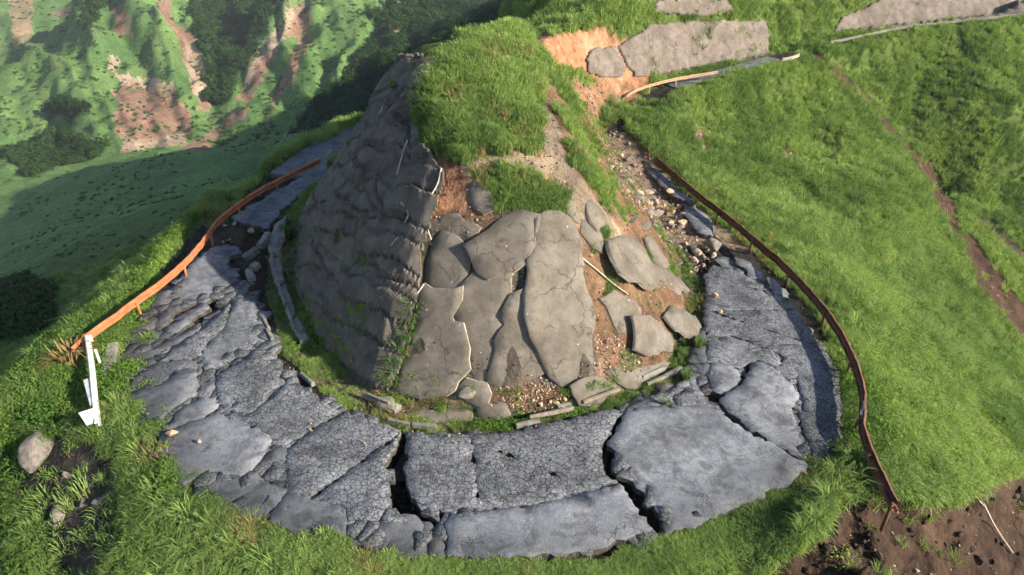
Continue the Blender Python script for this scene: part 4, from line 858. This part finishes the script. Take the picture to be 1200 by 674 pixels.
# ------------------------------------------------------------------ rocks
def rock_mesh(seed, n=22, flat=.7):
    rg = random.Random(seed); bm = bmesh.new()
    for i in range(n):
        v = Vector((rg.gauss(0, 1), rg.gauss(0, 1), rg.gauss(0, 1))).normalized() * rg.uniform(.8, 1.08); bm.verts.new((v.x * rg.uniform(.9, 1.05), v.y * .8, v.z * flat))
    r_ = bmesh.ops.convex_hull(bm, input=bm.verts[:]); bmesh.ops.delete(bm, geom=[v for v in bm.verts if not v.link_faces], context='VERTS')
    bmesh.ops.bevel(bm, geom=bm.edges[:], offset=.05, segments=1, affect='EDGES')
    me = bpy.data.meshes.new('rock'); bm.to_mesh(me); bm.free(); return me
M_CLOD = simple('earth_clod', (.022, .014, .010), (.085, .055, .038), 7, .95, .9, .08)
RM = {}
for nm, m in (('g', M_ROCK), ('t', M_ROCKT), ('d', M_ROCKD), ('p', M_ROCKP), ('c', M_CLOD)):
    RM[nm] = []
    for s_ in range(6):
        me = rock_mesh(s_ + ord(nm) * 10, 14 + s_ * 2, .55 + .06 * s_); me.materials.append(m); RM[nm].append(me)
nrock = 0
def rock(p, r_, kind, lab, group, name='rock', sq=1.0):
    global nrock
    o = link(bpy.data.objects.new(name, RM[kind][nrock % 6])); nrock += 1
    o.location = p + Vector((0, 0, r_ * .28)); o.rotation_euler = (random.uniform(-.5, .5), random.uniform(-.5, .5), random.uniform(0, 6.3))
    o.scale = (r_, r_ * random.uniform(.75, 1), r_ * random.uniform(.75, 1.1) * sq); tag(o, lab, 'rock', group); return o
def rock_px(px, py, size, kind, lab, group=None, name='boulder', z=None, sq=1.0):
    p = hit1(px, py) if z is None else atz(px, py, z); d = p.y * CP - (p.z - CAMH) * SP; return rock(p, size / FPX * d * .5, kind, lab, group, name, sq)
rock_px(833, 290, 27, 'g', 'big square grey boulder blocking the right arm of the road', z=.1); rock_px(761, 189, 15, 'p', 'pinkish boulder resting against the dark guardrail', z=.3)
rock_px(202, 509, 16, 't', 'round orange-tan boulder on the slab at the lower left', z=.08); rock_px(234, 518, 7, 'p', 'small pink stone on the smooth slab', z=.12)
rock_px(45, 535, 58, 'g', 'large grey lichened boulder among weeds at the left edge', sq=.8); rock_px(70, 603, 26, 'g', 'half-buried grey boulder on the dark bare ground', sq=.7); rock_px(100, 590, 22, 'd', 'dark flat boulder in the bare ground', sq=.6); rock_px(92, 508, 24, 'd', 'dark rock under the white guardrail end', sq=.6)
rock_px(78, 560, 18, 'g', 'small grey rock between big boulder and bare ground'); rock_px(118, 588, 22, 'g', 'flat grey rock by the grass edge at the lower left', sq=.5)
rock_px(785, 226, 11, 't', 'tan boulder topmost in the debris beside the road', z=.3); rock_px(786, 262, 10, 't', 'cream rounded boulder in the middle of the debris', z=.4); rock_px(799, 262, 11, 't', 'cream boulder right of the other cream one', z=.3)
rock_px(770, 252, 18, 'p', 'broad pinkish boulder in the debris fan', z=1.0, sq=.6); rock_px(845, 366, 7, 't', 'small tan stone on the right arm asphalt', z=.1); rock_px(838, 347, 10, 't', 'tan stone on dark crumbled asphalt', z=.1)
rock_px(548, 462, 24, 'g', 'rounded grey concrete lump at the foot of the front plates', sq=.7); rock_px(813, 305, 9, 'p', 'pink stone below the big square boulder', z=.2)
for x, y, s_ in ((633, 474, 10), (652, 473, 10), (662, 468, 8), (645, 471, 7), (577, 476, 8), (625, 470, 6)): rock_px(x, y, s_, 't', 'tan rounded stone in the rubble heap at the mound foot', 'tan stones in the front rubble')
for x, y, s_ in ((275, 264, 12), (294, 272, 14), (270, 282, 8), (262, 284, 6), (264, 266, 8), (308, 262, 7)): rock_px(x, y, s_, 'p', 'pale concrete chunk in the dark pit across the left arm', 'pale chunks in the pit', 'concrete_chunk', z=-.35)
def inpx(poly, n, rg):
    xs_ = [p[0] for p in poly]; ys_ = [p[1] for p in poly]; out = []
    while len(out) < n:
        x = rg.uniform(min(xs_), max(xs_)); y = rg.uniform(min(ys_), max(ys_))
        if inpoly(np.array([x]), np.array([y]), poly)[0]: out.append((x, y))
    return out
rg_ = random.Random(11)
AREAS = [([(700, 160), (722, 152), (762, 195), (800, 238), (836, 270), (838, 330), (818, 335), (790, 290), (770, 262), (735, 235), (715, 200)], 120, 3, 11, 'gtppg', 'angular rubble rock in the debris fan spilling onto the right arm', 'rubble in the debris fan', 'rock'),
 ([(668, 92), (720, 100), (738, 140), (705, 150), (672, 122)], 46, 2.5, 7, 'gtdp', 'rubble rock in the landslip below the red scar', 'rubble below the red scar', 'rock'),
 ([(585, 468), (622, 448), (650, 441), (664, 458), (680, 476), (640, 486), (592, 488)], 50, 2.5, 6, 'ttg', 'small tan stone spilled at the foot of the front plates', 'stones at the mound foot', 'stone'),
 ([(692, 432), (700, 402), (720, 392), (744, 414), (770, 418), (760, 430), (720, 440)], 40, 2.5, 6.5, 'dtp', 'brown stone in the rubble between plates on the right of the mound', 'rubble between the plates', 'stone'),
 ([(150, 386), (190, 365), (250, 350), (246, 362), (215, 385), (180, 402)], 26, 4, 10, 'gpt', 'broken asphalt chunk in the torn gap across the left arm', 'asphalt chunks in the torn gap', 'asphalt_chunk'),
 ([(232, 436), (250, 430), (285, 420), (290, 424), (258, 440), (255, 462), (240, 452)], 16, 4, 9, 'gdp', 'loose chunk between the crazed slabs of the left arm', 'chunks between the slabs', 'asphalt_chunk'),
 ([(300, 520), (345, 495), (398, 476), (402, 482), (350, 508), (322, 530), (318, 548), (306, 548)], 22, 3, 7, 'gtd', 'loose stone along the diagonal crack at the lower left', 'stones along the diagonal crack', 'stone'),
 ([(808, 395), (826, 390), (835, 430), (830, 450), (812, 440)], 14, 4, 8, 'd', 'dark asphalt crumb beside the plates on the right', 'asphalt crumbs on the right', 'asphalt_chunk'),
 ([(378, 180), (392, 176), (402, 190), (395, 202), (384, 196)], 9, 7, 13, 'gp', 'rock fallen on the far end of the left arm', 'rocks on the far road', 'rock'),
 ([(1055, 170), (1120, 230), (1140, 290), (1180, 360), (1160, 350), (1110, 250)], 18, 2, 5, 'pt', 'pale stone lying in the bare gully scar', 'stones in the gully scar', 'stone'),
 ([(960, 640), (1050, 600), (1200, 570), (1200, 674), (960, 674)], 16, 3, 9, 'gdp', 'small stone in the dark slipped bank at the lower right', 'stones in the slipped bank', 'stone'),
 ([(900, 660), (985, 605), (1070, 598), (1110, 600), (1200, 560), (1200, 674), (900, 674)], 60, 5, 20, 'c', 'dark earth clod in the slipped bank at the lower right', 'clods in the slipped bank', 'earth_clod'),
 ([(815, 155), (830, 158), (833, 182), (822, 180)], 6, 4, 8, 'gp', 'rock in the small slip on the green slope', 'rocks in the small slip', 'rock'),
 ([(350, 480), (470, 500), (470, 530), (400, 545), (350, 520)], 9, 2, 5, 't', 'tan pebble on the crazed asphalt left of the deep crack', 'pebbles on the asphalt', 'pebble'),
 ([(500, 512), (700, 490), (690, 520), (510, 545)], 8, 2, 4, 't', 'pale pebble on the crazed slab in the middle of the bend', 'pebbles on the middle slab', 'pebble'),
 ([(40, 560), (130, 560), (140, 660), (70, 660)], 16, 4, 12, 'gd', 'grey stone half buried in the bare ground at the lower left', 'stones in the bare ground', 'stone')]
AREAS.append(([(712, 185), (740, 200), (770, 232), (815, 262), (838, 300), (815, 300), (780, 262), (742, 232)], 34, 8, 16, 'tpgp', 'large broken boulder in the debris fan beside the right arm', 'boulders in the debris fan', 'boulder'))
for poly, n, a, b_, kinds, lab, grp, nm in AREAS:
    onroad = 'pebble' == nm
    wl_ = lab.split()
    while wl_[0] in ('small', 'tan', 'brown', 'pale', 'dark', 'grey', 'large'): wl_.pop(0)
    for x, y in inpx(poly, n, rg_):
        u0 = rg_.random() ** 2; kd = rg_.choice(kinds); s_ = a + (b_ - a) * u0
        rock_px(x, y, s_, kd, ' '.join([('small', 'middling', 'large')[min(2, int(u0 * 3))], {'g': 'grey', 't': 'tan', 'p': 'pinkish', 'd': 'dark', 'c': 'brown'}[kd]] + wl_), grp, nm, z=.07 if onroad else None)
for x, y in inpx([(705, 200), (735, 205), (775, 245), (812, 300), (800, 325), (765, 290), (730, 250)], 13, rg_): rock_px(x, y, rg_.uniform(13, 22), 'g', 'flat broken concrete piece tipped in the debris on the right flank', 'concrete pieces in the debris', 'concrete_chunk', None, .35)
for (x, y) in ((1030, 385), (1100, 362), (1105, 357), (1022, 265), (1078, 299), (925, 181), (1063, 315), (1027, 380)): rock_px(x, y, 6, 'p', 'reddish stone showing through the grass of the right slope', 'stones in the right slope', 'stone')
# roots and torn edges on the shaded flank
def over(px, py, dz=.3): p = hit1(px, py); n_ = Vector(normal_at(np.array([p.x]), np.array([p.y]))[0]); return p + n_ * (.30 + dz)
for path, lab in (([(484, 168), (478, 185), (474, 200), (472, 208)], 'thin pale root hanging down the upper shaded flank'), ([(458, 120), (452, 135), (446, 145)], 'short bleached root near the top of the shaded flank'),
                  ([(476, 240), (486, 252), (480, 264)], 'forked pale root on the dark creased concrete'), ([(522, 200), (518, 218), (508, 235), (500, 252), (504, 270), (508, 282)], 'long pale torn edge of concrete curving down the mound corner'),
                  ([(465, 290), (470, 282), (478, 280)], 'pale torn flap edge on the shaded flank'), ([(500, 334), (492, 345), (483, 358), (476, 366)], 'greenish joint root below the corner plate'), ([(680, 302), (700, 318), (720, 335), (735, 345)], 'long thin pale rod lying over the soil right of the big plate'), ([(1150, 590), (1165, 620), (1185, 648)], 'thin pale root in the slipped bank'), ([(1120, 560), (1140, 580), (1150, 592)], 'pale twig at the top of the slipped bank')):
    P_ = smooth([over(x, y, .02 if x < 530 else -.22) for x, y in path], 2); tag(tube('root', P_, .045, .03, M_ROOT, None, P_[-1].copy()), lab, 'root')
# ------------------------------------------------------------------ plants
def leaf_mat(name, dark, light, dry=(.20, .17, .07), dryness=.0, trans=.35):
    m, nt, b = mat(name); nt.nodes.remove(b); out = nt.nodes['Material Output']
    tint = attrn(nt, 'tint', 'INSTANCER').outputs['Fac']; rnd = N(nt, 'ShaderNodeObjectInfo').outputs['Random']
    vv = attrn(nt, 'shade').outputs['Fac']
    f = math_(nt, 'ADD', math_(nt, 'MULTIPLY', tint, .75), math_(nt, 'MULTIPLY', rnd, .25), clamp=True)
    c_ = mixc(nt, f, dark, light)
    c_ = mixc(nt, math_(nt, 'MULTIPLY', vv, dryness), c_, dry)
    d = N(nt, 'ShaderNodeBsdfDiffuse'); t = N(nt, 'ShaderNodeBsdfTranslucent'); mx = N(nt, 'ShaderNodeMixShader'); mx.inputs[0].default_value = trans
    L(nt, c_, d.inputs[0]); L(nt, mixc(nt, 1.0, c_, (1.15, 1.15, .55), 'MULTIPLY'), t.inputs[0]); L(nt, d.outputs[0], mx.inputs[1]); L(nt, t.outputs[0], mx.inputs[2]); L(nt, mx.outputs[0], out.inputs[0])
    return m
M_GRASS = leaf_mat('grass_blades', (.088, .185, .052), (.315, .440, .130), dryness=.42)
M_WEED = leaf_mat('weed_leaves', (.07, .16, .03), (.24, .36, .075))
M_TREE = leaf_mat('tree_leaves', (.014, .036, .011), (.042, .082, .022), trans=.15)
M_SHRUB = leaf_mat('shrub_leaves', (.06, .12, .025), (.20, .25, .07))
M_DRY = leaf_mat('dry_grass_blades', (.30, .22, .10), (.42, .32, .16))
M_BARK = simple('bark', (.07, .055, .04), (.14, .11, .08), 6)
def finish_proto(name, V, F_, shade, m):
    me = bpy.data.meshes.new(name); me.from_pydata(V, [], F_); me.materials.append(m)
    a = me.attributes.new('shade', 'FLOAT', 'POINT'); a.data.foreach_set('value', shade); return me
def grass_proto(seed, nb=20, rad=.30, wid=.030, arch=.55, m=None):
    rg = random.Random(seed); V = []; F_ = []; S = []
    for _ in range(nb):
        a = rg.uniform(0, 6.283); r_ = rad * math.sqrt(rg.random()); bx, by = r_ * math.cos(a), r_ * math.sin(a)
        d = a + rg.uniform(-1, 1); h = rg.uniform(.55, 1.0); ar = arch * rg.uniform(.3, 1.3); w_ = wid * rg.uniform(.7, 1.3); sx_, sy_ = -math.sin(d), math.cos(d); i0 = len(V); dry = rg.random() ** 3
        for k_, (u, z) in enumerate(((0, -.08), (.12, .45), (.45, .82), (1.0, .95 - .35 * ar))):
            ww = w_ * (1, .9, .6, 0)[k_]; cx_, cy_ = bx + math.cos(d) * u * ar, by + math.sin(d) * u * ar
            if k_ < 3: V += [(cx_ + sx_ * ww, cy_ + sy_ * ww, z * h), (cx_ - sx_ * ww, cy_ - sy_ * ww, z * h)]; S += [dry, dry]
            else: V.append((cx_, cy_, z * h)); S.append(min(1, dry + .3))
        F_ += [(i0, i0 + 1, i0 + 3, i0 + 2), (i0 + 2, i0 + 3, i0 + 5, i0 + 4), (i0 + 4, i0 + 5, i0 + 6)]
    return finish_proto('grass_tuft_shape', V, F_, S, m or M_GRASS)
def leaf_proto(seed, n, size, shape, m, lobes=5):
    rg = random.Random(seed); V = []; F_ = []; S = []
    L_ = [(Vector((rg.uniform(-.55, .55), rg.uniform(-.55, .55), rg.uniform(.3, .8))), rg.uniform(.35, .55)) for _ in range(lobes)]
    for _ in range(n):
        c_, r_ = rg.choice(L_); d = Vector((rg.gauss(0, 1), rg.gauss(0, 1), rg.gauss(.25, 1))).normalized(); p = c_ + d * r_ * rg.uniform(.75, 1.05); p = Vector((p.x * shape[0], p.y * shape[1], p.z * shape[2]))
        nn_ = (d + Vector((rg.gauss(0, .5), rg.gauss(0, .5), rg.gauss(.3, .5)))).normalized(); a = nn_.orthogonal().normalized(); a = Matrix.Rotation(rg.uniform(0, 6.28), 3, nn_) @ a; b_ = nn_.cross(a); s_ = size * rg.uniform(.6, 1.3); i0 = len(V)
        V += [tuple(p + a * s_), tuple(p + b_ * s_ * .5 + nn_ * s_ * .15), tuple(p - a * s_), tuple(p - b_ * s_ * .5)]; S += [rg.random()] * 4; F_.append((i0, i0 + 1, i0 + 2, i0 + 3))
    return finish_proto('leaf_clump_shape', V, F_, S, m)
def scatter(name, P, scl, idx, tint, protos, lab, cat, tilt=.15, zs=1.0):
    n = len(P); me = bpy.data.meshes.new(name); me.vertices.add(n); me.vertices.foreach_set('co', np.asarray(P, np.float32).ravel())
    rot = np.stack([rng.normal(0, tilt, n), rng.normal(0, tilt, n), rng.uniform(0, 6.283, n)], 1).astype(np.float32)
    for nm, ty, key, arr in (('rot', 'FLOAT_VECTOR', 'vector', rot), ('scl', 'FLOAT_VECTOR', 'vector', np.stack([scl, scl, scl * zs], 1).astype(np.float32)), ('idx', 'INT', 'value', np.asarray(idx, np.int32)), ('tint', 'FLOAT', 'value', np.asarray(tint, np.float32))):
        at = me.attributes.new(nm, ty, 'POINT'); at.data.foreach_set(key, arr.ravel())
    o = link(bpy.data.objects.new(name, me)); tag(o, lab, cat, None, 'stuff')
    pc = bpy.data.collections.new(name + '_shapes')
    for i, pm in enumerate(protos): pc.objects.link(bpy.data.objects.new('%s_shape_%02d' % (name, i), pm))
    g = bpy.data.node_groups.new(name, 'GeometryNodeTree'); g.interface.new_socket('Geometry', in_out='INPUT', socket_type='NodeSocketGeometry'); g.interface.new_socket('Geometry', in_out='OUTPUT', socket_type='NodeSocketGeometry')
    gi = g.nodes.new('NodeGroupInput'); go = g.nodes.new('NodeGroupOutput'); ip = g.nodes.new('GeometryNodeInstanceOnPoints'); ci_ = g.nodes.new('GeometryNodeCollectionInfo')
    ci_.inputs['Collection'].default_value = pc; ci_.inputs['Separate Children'].default_value = True; ci_.inputs['Reset Children'].default_value = True
    def na(nm, ty): q = g.nodes.new('GeometryNodeInputNamedAttribute'); q.data_type = ty; q.inputs['Name'].default_value = nm; return q.outputs['Attribute']
    e2r = g.nodes.new('FunctionNodeEulerToRotation'); g.links.new(na('rot', 'FLOAT_VECTOR'), e2r.inputs[0])
    g.links.new(gi.outputs[0], ip.inputs['Points']); g.links.new(ci_.outputs[0], ip.inputs['Instance']); ip.inputs['Pick Instance'].default_value = True
    g.links.new(na('idx', 'INT'), ip.inputs['Instance Index']); g.links.new(e2r.outputs[0], ip.inputs['Rotation']); g.links.new(na('scl', 'FLOAT_VECTOR'), ip.inputs['Scale']); g.links.new(ip.outputs[0], go.inputs[0])
    o.modifiers.new('scatter', 'NODES').node_group = g; return o
def grid_sample(n, prob):
    """random points of the ground, drawn by a weight per grid cell"""
    pr = prob.ravel(); pr = pr / pr.sum(); k_ = rng.choice(pr.size, n, p=pr); i, j = np.unravel_index(k_, prob.shape)
    lr = LR[i] + rng.uniform(-.5, .5, n) * (LR[1] - LR[0]); a = AZ[j] + rng.uniform(-.5, .5, n) * (AZ[1] - AZ[0]); r_ = np.exp(lr); x = r_ * np.sin(a); y = r_ * np.cos(a); return x, y, zat(x, y), i, j
# nothing grows through the plates or the skin
blocked = np.zeros(GX.shape, bool)
for s_ in SLABS: blocked |= inpoly(VPX, VPY, s_[0]) & (VD < 60) & (RD < 5)
for s_ in CSL: blocked |= inpoly(VPX, VPY, s_) & (VD < 60)
lm = (SD > .1) & (GX < -3.0) & (GY < 62) & (((VPX < np.interp(VPY, [a for a, _ in BX], [b_ for _, b_ in BX])) & (VPY > 40)) | ((GY > 41) & (GX < -5) & (GZ < 9))); blocked |= lm
view = (VPX > -160) & (VPX < 1360) & (VPY < 800) & (VPY > -60)
g0 = GRASS * view * (~blocked) * (VD < 118) * (GY > 7)
for poly in ([(722, 50), (760, 28), (800, 22), (900, 22), (904, 70), (860, 76), (800, 86), (745, 95), (690, 92), (684, 72)], [(768, 2), (800, -8), (850, 0), (864, 16), (830, 21), (790, 20), (764, 17)], [(972, 38), (983, 18), (1008, 6), (1060, -40), (1300, -40), (1300, 14), (1100, 30), (1030, 38)]): g0 = g0 * np.where(inpoly(VPX, VPY, poly) & (VD < 150), .10 * (fbm(GX / 1.5, GY / 1.5, 251, 3) > .55), 1)
sl_ = 1 / np.maximum(normal_at(GX, GY, .5)[..., 2], .25)
tintf = np.clip((fbm(GX / 4.5, GY / 4.5, 201, 4) - .5) * 2.4 + .5 + (fbm(GX / 1.3, GY / 1.3, 205, 3) - .5) * 1.1 + (fbm(GX / 14, GY / 14, 207, 3) - .5) * .9, 0, 1)
x, y, z, i, j = grid_sample(120000, g0 * np.minimum(sl_, 2.0) * np.clip(.25 + 2.2 * (fbm(GX / 1.1, GY / 1.1, 231, 3) - .3), .1, 1.5))
d_ = VD[i, j]; nearroad = sstep(8, 4.2, RD[i, j]) * (y < 44)
hgt = (.40 + .30 * fbm(x / 3, y / 3, 211, 3)) * (.9 + .22 * np.clip(d_ / 70, 0, 1.3)) * (1 - np.where(y > 22, .42, .5) * nearroad) * rng.uniform(.65, 1.35, len(x)) * (.55 + .95 * fbm(x / 1.1, y / 1.1, 231, 3))
onm_ = (SD[i, j] > 0) & (y < 52); hgt = np.where(onm_, hgt * np.where(x > 3.2, .5, .8), hgt);  hgt = np.where((SD[i, j] > -2.2) & (y < 60) & ~(SD[i, j] > 2.5), hgt * .62, hgt)
GPR = [grass_proto(s_, 24, .42, .026 if s_ < 4 else .034, .5 + .08 * s_) for s_ in range(6)]
scatter('grass', np.stack([x, y, z], 1), hgt, np.where(d_ > 48, rng.integers(3, 6, len(x)), rng.integers(0, 4, len(x))), np.clip(tintf[i, j] + .1 + rng.normal(0, .16, len(x)), 0, 1), GPR, 'tall green grass covering the ridge and slopes round the bend', 'grass', .16)
# long arching tussocks in patches
tz_ = fbm(GX / 5.5, GY / 5.5, 261, 4)
x, y, z, i, j = grid_sample(5200, g0 * np.clip((tz_ - .50) * 8, 0.03, 1) * (VD < 90) * ((RD > 5.0) | (GY > 50)) * (SD < 1) * (GRASS > .3))
TUS = [grass_proto(s_ + 500, 46, .38, .022, 1.0) for s_ in range(4)]
scatter('tussocks', np.stack([x, y, z], 1), rng.uniform(.42, .85, len(x)) * (.85 + .45 * np.clip(VD[i, j] / 70, 0, 1)), rng.integers(0, 4, len(x)), np.clip(.35 + .5 * fbm(x / 3, y / 3, 265, 3) + rng.normal(0, .22, len(x)), 0, 1), TUS, 'long arching grass tussocks standing above the shorter grass', 'tussocks', .2)
x, y, z, i, j = grid_sample(2600, g0 * (fbm(GX / 2.5, GY / 2.5, 271, 3) > .60) * (VD < 60))
scatter('straw', np.stack([x, y, z], 1), rng.uniform(.35, .75, len(x)), rng.integers(0, 3, len(x)), rng.random(len(x)), [grass_proto(s_ + 600, 12, .3, .016, .7, M_DRY) for s_ in range(3)], 'dry straw-coloured stems among the green grass', 'dry grass', .25)
# leafy weeds: shoulder outside the left guardrail, mound top, foot of the mound
lpx = [atz(*p) for p in ((84, 412, 0), (150, 361, 0), (200, 324, 0), (240, 281, 0), (275, 243, 0), (340, 205, 0), (378, 187, 0))]
rl = segdist(GX, GY, [(p.x, p.y) for p in lpx])
wl = (rl < 4.5) * (RD > 4.2) * (GX < -14) * 1.2 + .10 * g0 * (SD > 2.0) * (GY < 48) + .10 * g0 * (VD < 40) * ((VPX < 200) | (VPX > 980)) + .06 * g0 * (VD < 70) * (GX > 13) * (fbm(GX / 4, GY / 4, 281, 3) > .55) + .5 * ((SD > -1.4) & (SD < .6) & (GY < 44) & (GX < 6) & (fbm(GX / 1.3, GY / 1.3, 221, 3) > .52))
x, y, z, i, j = grid_sample(7000, wl * view * ~(blocked & (SD < -.2)) * (VD < 70))
WPR = [leaf_proto(s_, 70, .11, (1, 1, .9), M_WEED, 6) for s_ in range(4)]
sc_ = rng.uniform(.28, .62, len(x)) * np.where(SD[i, j] > -2, .6, 1)
scatter('weeds', np.stack([x, y, z - .05], 1), sc_, rng.integers(0, 4, len(x)), np.clip(tintf[i, j] + .2 + rng.normal(0, .15, len(x)), 0, 1), WPR, 'leafy yellow-green weeds along the road shoulder and mound foot', 'weeds', .2)
# gravel
gp = np.zeros(GX.shape)
for poly, *_r in AREAS[:5]: gp += inpoly(VPX, VPY, poly) & (VD < 70)
gp += (inpoly(VPX, VPY, [(470, 480), (580, 470), (660, 440), (690, 475), (600, 495), (480, 492)]) & (VD < 40)) + .015 * (inpoly(VPX, VPY, [(940, 674), (1000, 600), (1200, 560), (1200, 674)]) & (VD < 40)) + .25 * ((GRASS < .1) & (SD > -1.5) & (GY < 60) & (VPX > 500)) + .05 * ((RD < 3.6) & (GY < 45) & ~blocked)
x, y, z, i, j = grid_sample(5200, gp * view)
scatter('gravel', np.stack([x, y, z + .01], 1), rng.uniform(.02, .085, len(x)) * (.6 + d_.mean() / 100), rng.integers(0, 8, len(x)), rng.random(len(x)), RM['g'][:2] + RM['c'][:3] + RM['p'][:2] + RM['t'][:1], 'loose gravel and earth crumbs over the slips', 'gravel', .6)
# woods in the far gullies and valley
TPR = [leaf_proto(s_ + 40, 130, .20, (1, 1, 1.05), M_TREE, 7) for s_ in range(4)]
x, y, z, i, j = grid_sample(9000, FOR * view * np.minimum(sl_, 2))
sc_ = rng.uniform(1.6, 3.6, len(x)) * np.clip(VD[i, j] / 300, .6, 1.35)
scatter('woods', np.stack([x, y, z - .3], 1), sc_, rng.integers(0, 4, len(x)), rng.random(len(x)), TPR, 'dark broadleaf woods filling the far gullies', 'woods', .1)
M_SCRUB = leaf_mat('scrub_leaves', (.040, .088, .028), (.085, .150, .045), trans=.15); SPR = [leaf_proto(s_ + 80, 70, .26, (1, 1, .8), M_SCRUB, 6) for s_ in range(4)]
x, y, z, i, j = grid_sample(4600, (VD > 105) * (VD < 620) * (FOR < .5) * view * np.clip((bush - .42) * 6, 0.04, 1) * (VPX < 520) * np.where(VD < 330, .22, 1))
scatter('bushes', np.stack([x, y, z - .2], 1), rng.uniform(.4, 1.3, len(x)) * np.clip(VD[i, j] / 300, .45, 1.35), rng.integers(0, 4, len(x)), rng.random(len(x)), SPR, 'scattered scrub bushes on the far green slopes', 'bushes', .1)
# single plants one can point at
def plant(name, px, py, h, m, lab, cat, seed, n=420, size=.085, group=None, shape=(1, 1, 1)):
    p = hit1(px, py); root = empty(name, p); tag(root, lab, cat, group)
    fo = bpy.data.objects.new('foliage', leaf_proto(seed, n, size / max(h, .1) * 1.0, shape, m, 9)); link(fo); fo.parent = root; fo.scale = (h, h, h)
    for k_ in range(3):
        a = k_ * 2.1 + seed; tube('stem', [Vector((0, 0, -.1)), Vector((math.cos(a) * .12 * h, math.sin(a) * .12 * h, .3 * h)), Vector((math.cos(a) * .3 * h, math.sin(a) * .3 * h, .7 * h))], .02 * h + .008, .01, M_BARK, root)
    return root
plant('shrub', 14, 616, 1.5, M_SHRUB, 'pale grey-green leafy shrub at the left edge below the big boulder', 'shrub', 3); plant('shrub', 38, 662, 1.3, M_SHRUB, 'yellow-green flowering shrub in the lower left corner', 'shrub', 4)
plant('shrub', 60, 490, .9, M_WEED, 'bright green low leafy plant left of the white guardrail end', 'plant', 5); plant('shrub', 6, 566, 1.1, M_WEED, 'green leafy bush at the left edge beside the big boulder', 'shrub', 6)
plant('shrub', 375, 405, .55, M_WEED, 'small bright bush in the gutter at the left foot of the mound', 'shrub', 7); plant('shrub', 340, 275, .7, M_WEED, 'leafy clump by the channel at the far left foot of the mound', 'shrub', 8); plant('shrub', 400, 283, .4, M_WEED, 'tiny green bush rooted on the creased dark concrete', 'shrub', 9)
plant('shrub', 468, 106, .5, M_WEED, 'small bush near the top of the shaded flank', 'shrub', 10)
for k_, (px, py) in enumerate(((62, 131), (74, 127), (86, 130), (97, 132))):
    p = hit1(px, py); root = empty('broadleaf_tree', p); tag(root, ('lone dark tree, leftmost of the four on the far spur', 'tallest dark tree, second of the four on the far spur', 'dark tree, third of the four on the far spur', 'lone dark tree, rightmost of the four on the far spur')[k_], 'tree', 'trees on the far spur')
    s_ = (5.0, 6.0, 5.2, 4.6)[k_]; cr = bpy.data.objects.new('crown', leaf_proto(70 + k_, 260, .16, (1, 1, .9), M_TREE, 9)); link(cr); cr.parent = root; cr.scale = (s_, s_, s_); cr.location = (0, 0, .8)
    tube('trunk', [Vector((0, 0, -.5)), Vector((.1, 0, 1.6)), Vector((.2, .1, 3.2))], .35, .2, M_BARK, root)
def tuft(px, py, h, m, lab, cat, seed, nb=60, group=None, z=None):
    p = hit1(px, py) if z is None else atz(px, py, z); o = link(bpy.data.objects.new('grass_tuft', grass_proto(seed, nb, .35, .028, .7, m))); o.location = p; o.scale = (h, h, h); tag(o, lab, cat, group); return o
tuft(86, 428, 1.5, M_DRY, 'dry tan grass tuft under the end of the orange rail', 'grass tuft', 301, 90)
tuft(1000, 548, 1.0, M_GRASS, 'bushy green grass tuft beside the dark rail end', 'grass tuft', 302, 90); tuft(784, 250, .7, M_DRY, 'yellowish tuft in the debris near the right arm', 'grass tuft', 303, 60)
tuft(820, 405, .6, M_GRASS, 'grass tuft between the right plates and the asphalt', 'grass tuft', 304, 60, z=0); tuft(805, 442, .55, M_GRASS, 'grass tuft at the inner road edge beside dark crumbs', 'grass tuft', 305, 60, z=0); tuft(781, 473, .4, M_GRASS, 'little tuft growing in a crack of the right slab', 'grass tuft', 306, 40, z=.05)
tuft(628, 380, .45, M_GRASS, 'green tuft in the crack beside the tallest plate', 'grass tuft', 307, 40)
for k_, (px, py) in enumerate(((482, 372), (478, 385), (476, 398), (472, 412), (466, 425), (460, 436), (455, 446), (484, 362))): tuft(px, py, .8, M_GRASS, 'grass tuft along the left edge of the front plates, ' + ('second', 'third', 'fourth', 'fifth', 'sixth', 'seventh', 'lowest', 'first')[k_] + ' from the top', 'grass tuft', 320 + k_, 50, 'tufts along the plate edge')
# ------------------------------------------------------------------ haze over the valley
M_HAZE = bpy.data.materials.new('haze'); M_HAZE.use_nodes = True; nt = M_HAZE.node_tree; nt.nodes.remove(nt.nodes['Principled BSDF'])
pv = nt.nodes.new('ShaderNodeVolumePrincipled'); pv.inputs['Color'].default_value = (.86, .92, 1.0, 1); pv.inputs['Density'].default_value = .00018; pv.inputs['Anisotropy'].default_value = .2
nt.links.new(pv.outputs[0], nt.nodes['Material Output'].inputs['Volume'])
x0, x1, y0, y1, z0, z1 = -1400, 1400, -60, 1500, float(GZ.min()) - 1, float(max(GZ.max(), CAMH)) + 3
hz = mk('haze', [(x, y, z) for x in (x0, x1) for y in (y0, y1) for z in (z0, z1)], [(0, 1, 3, 2), (4, 6, 7, 5), (0, 4, 5, 1), (2, 3, 7, 6), (0, 2, 6, 4), (1, 5, 7, 3)], M_HAZE); tag(hz, 'thin summer haze over ridge and valley', 'haze', None, 'stuff')
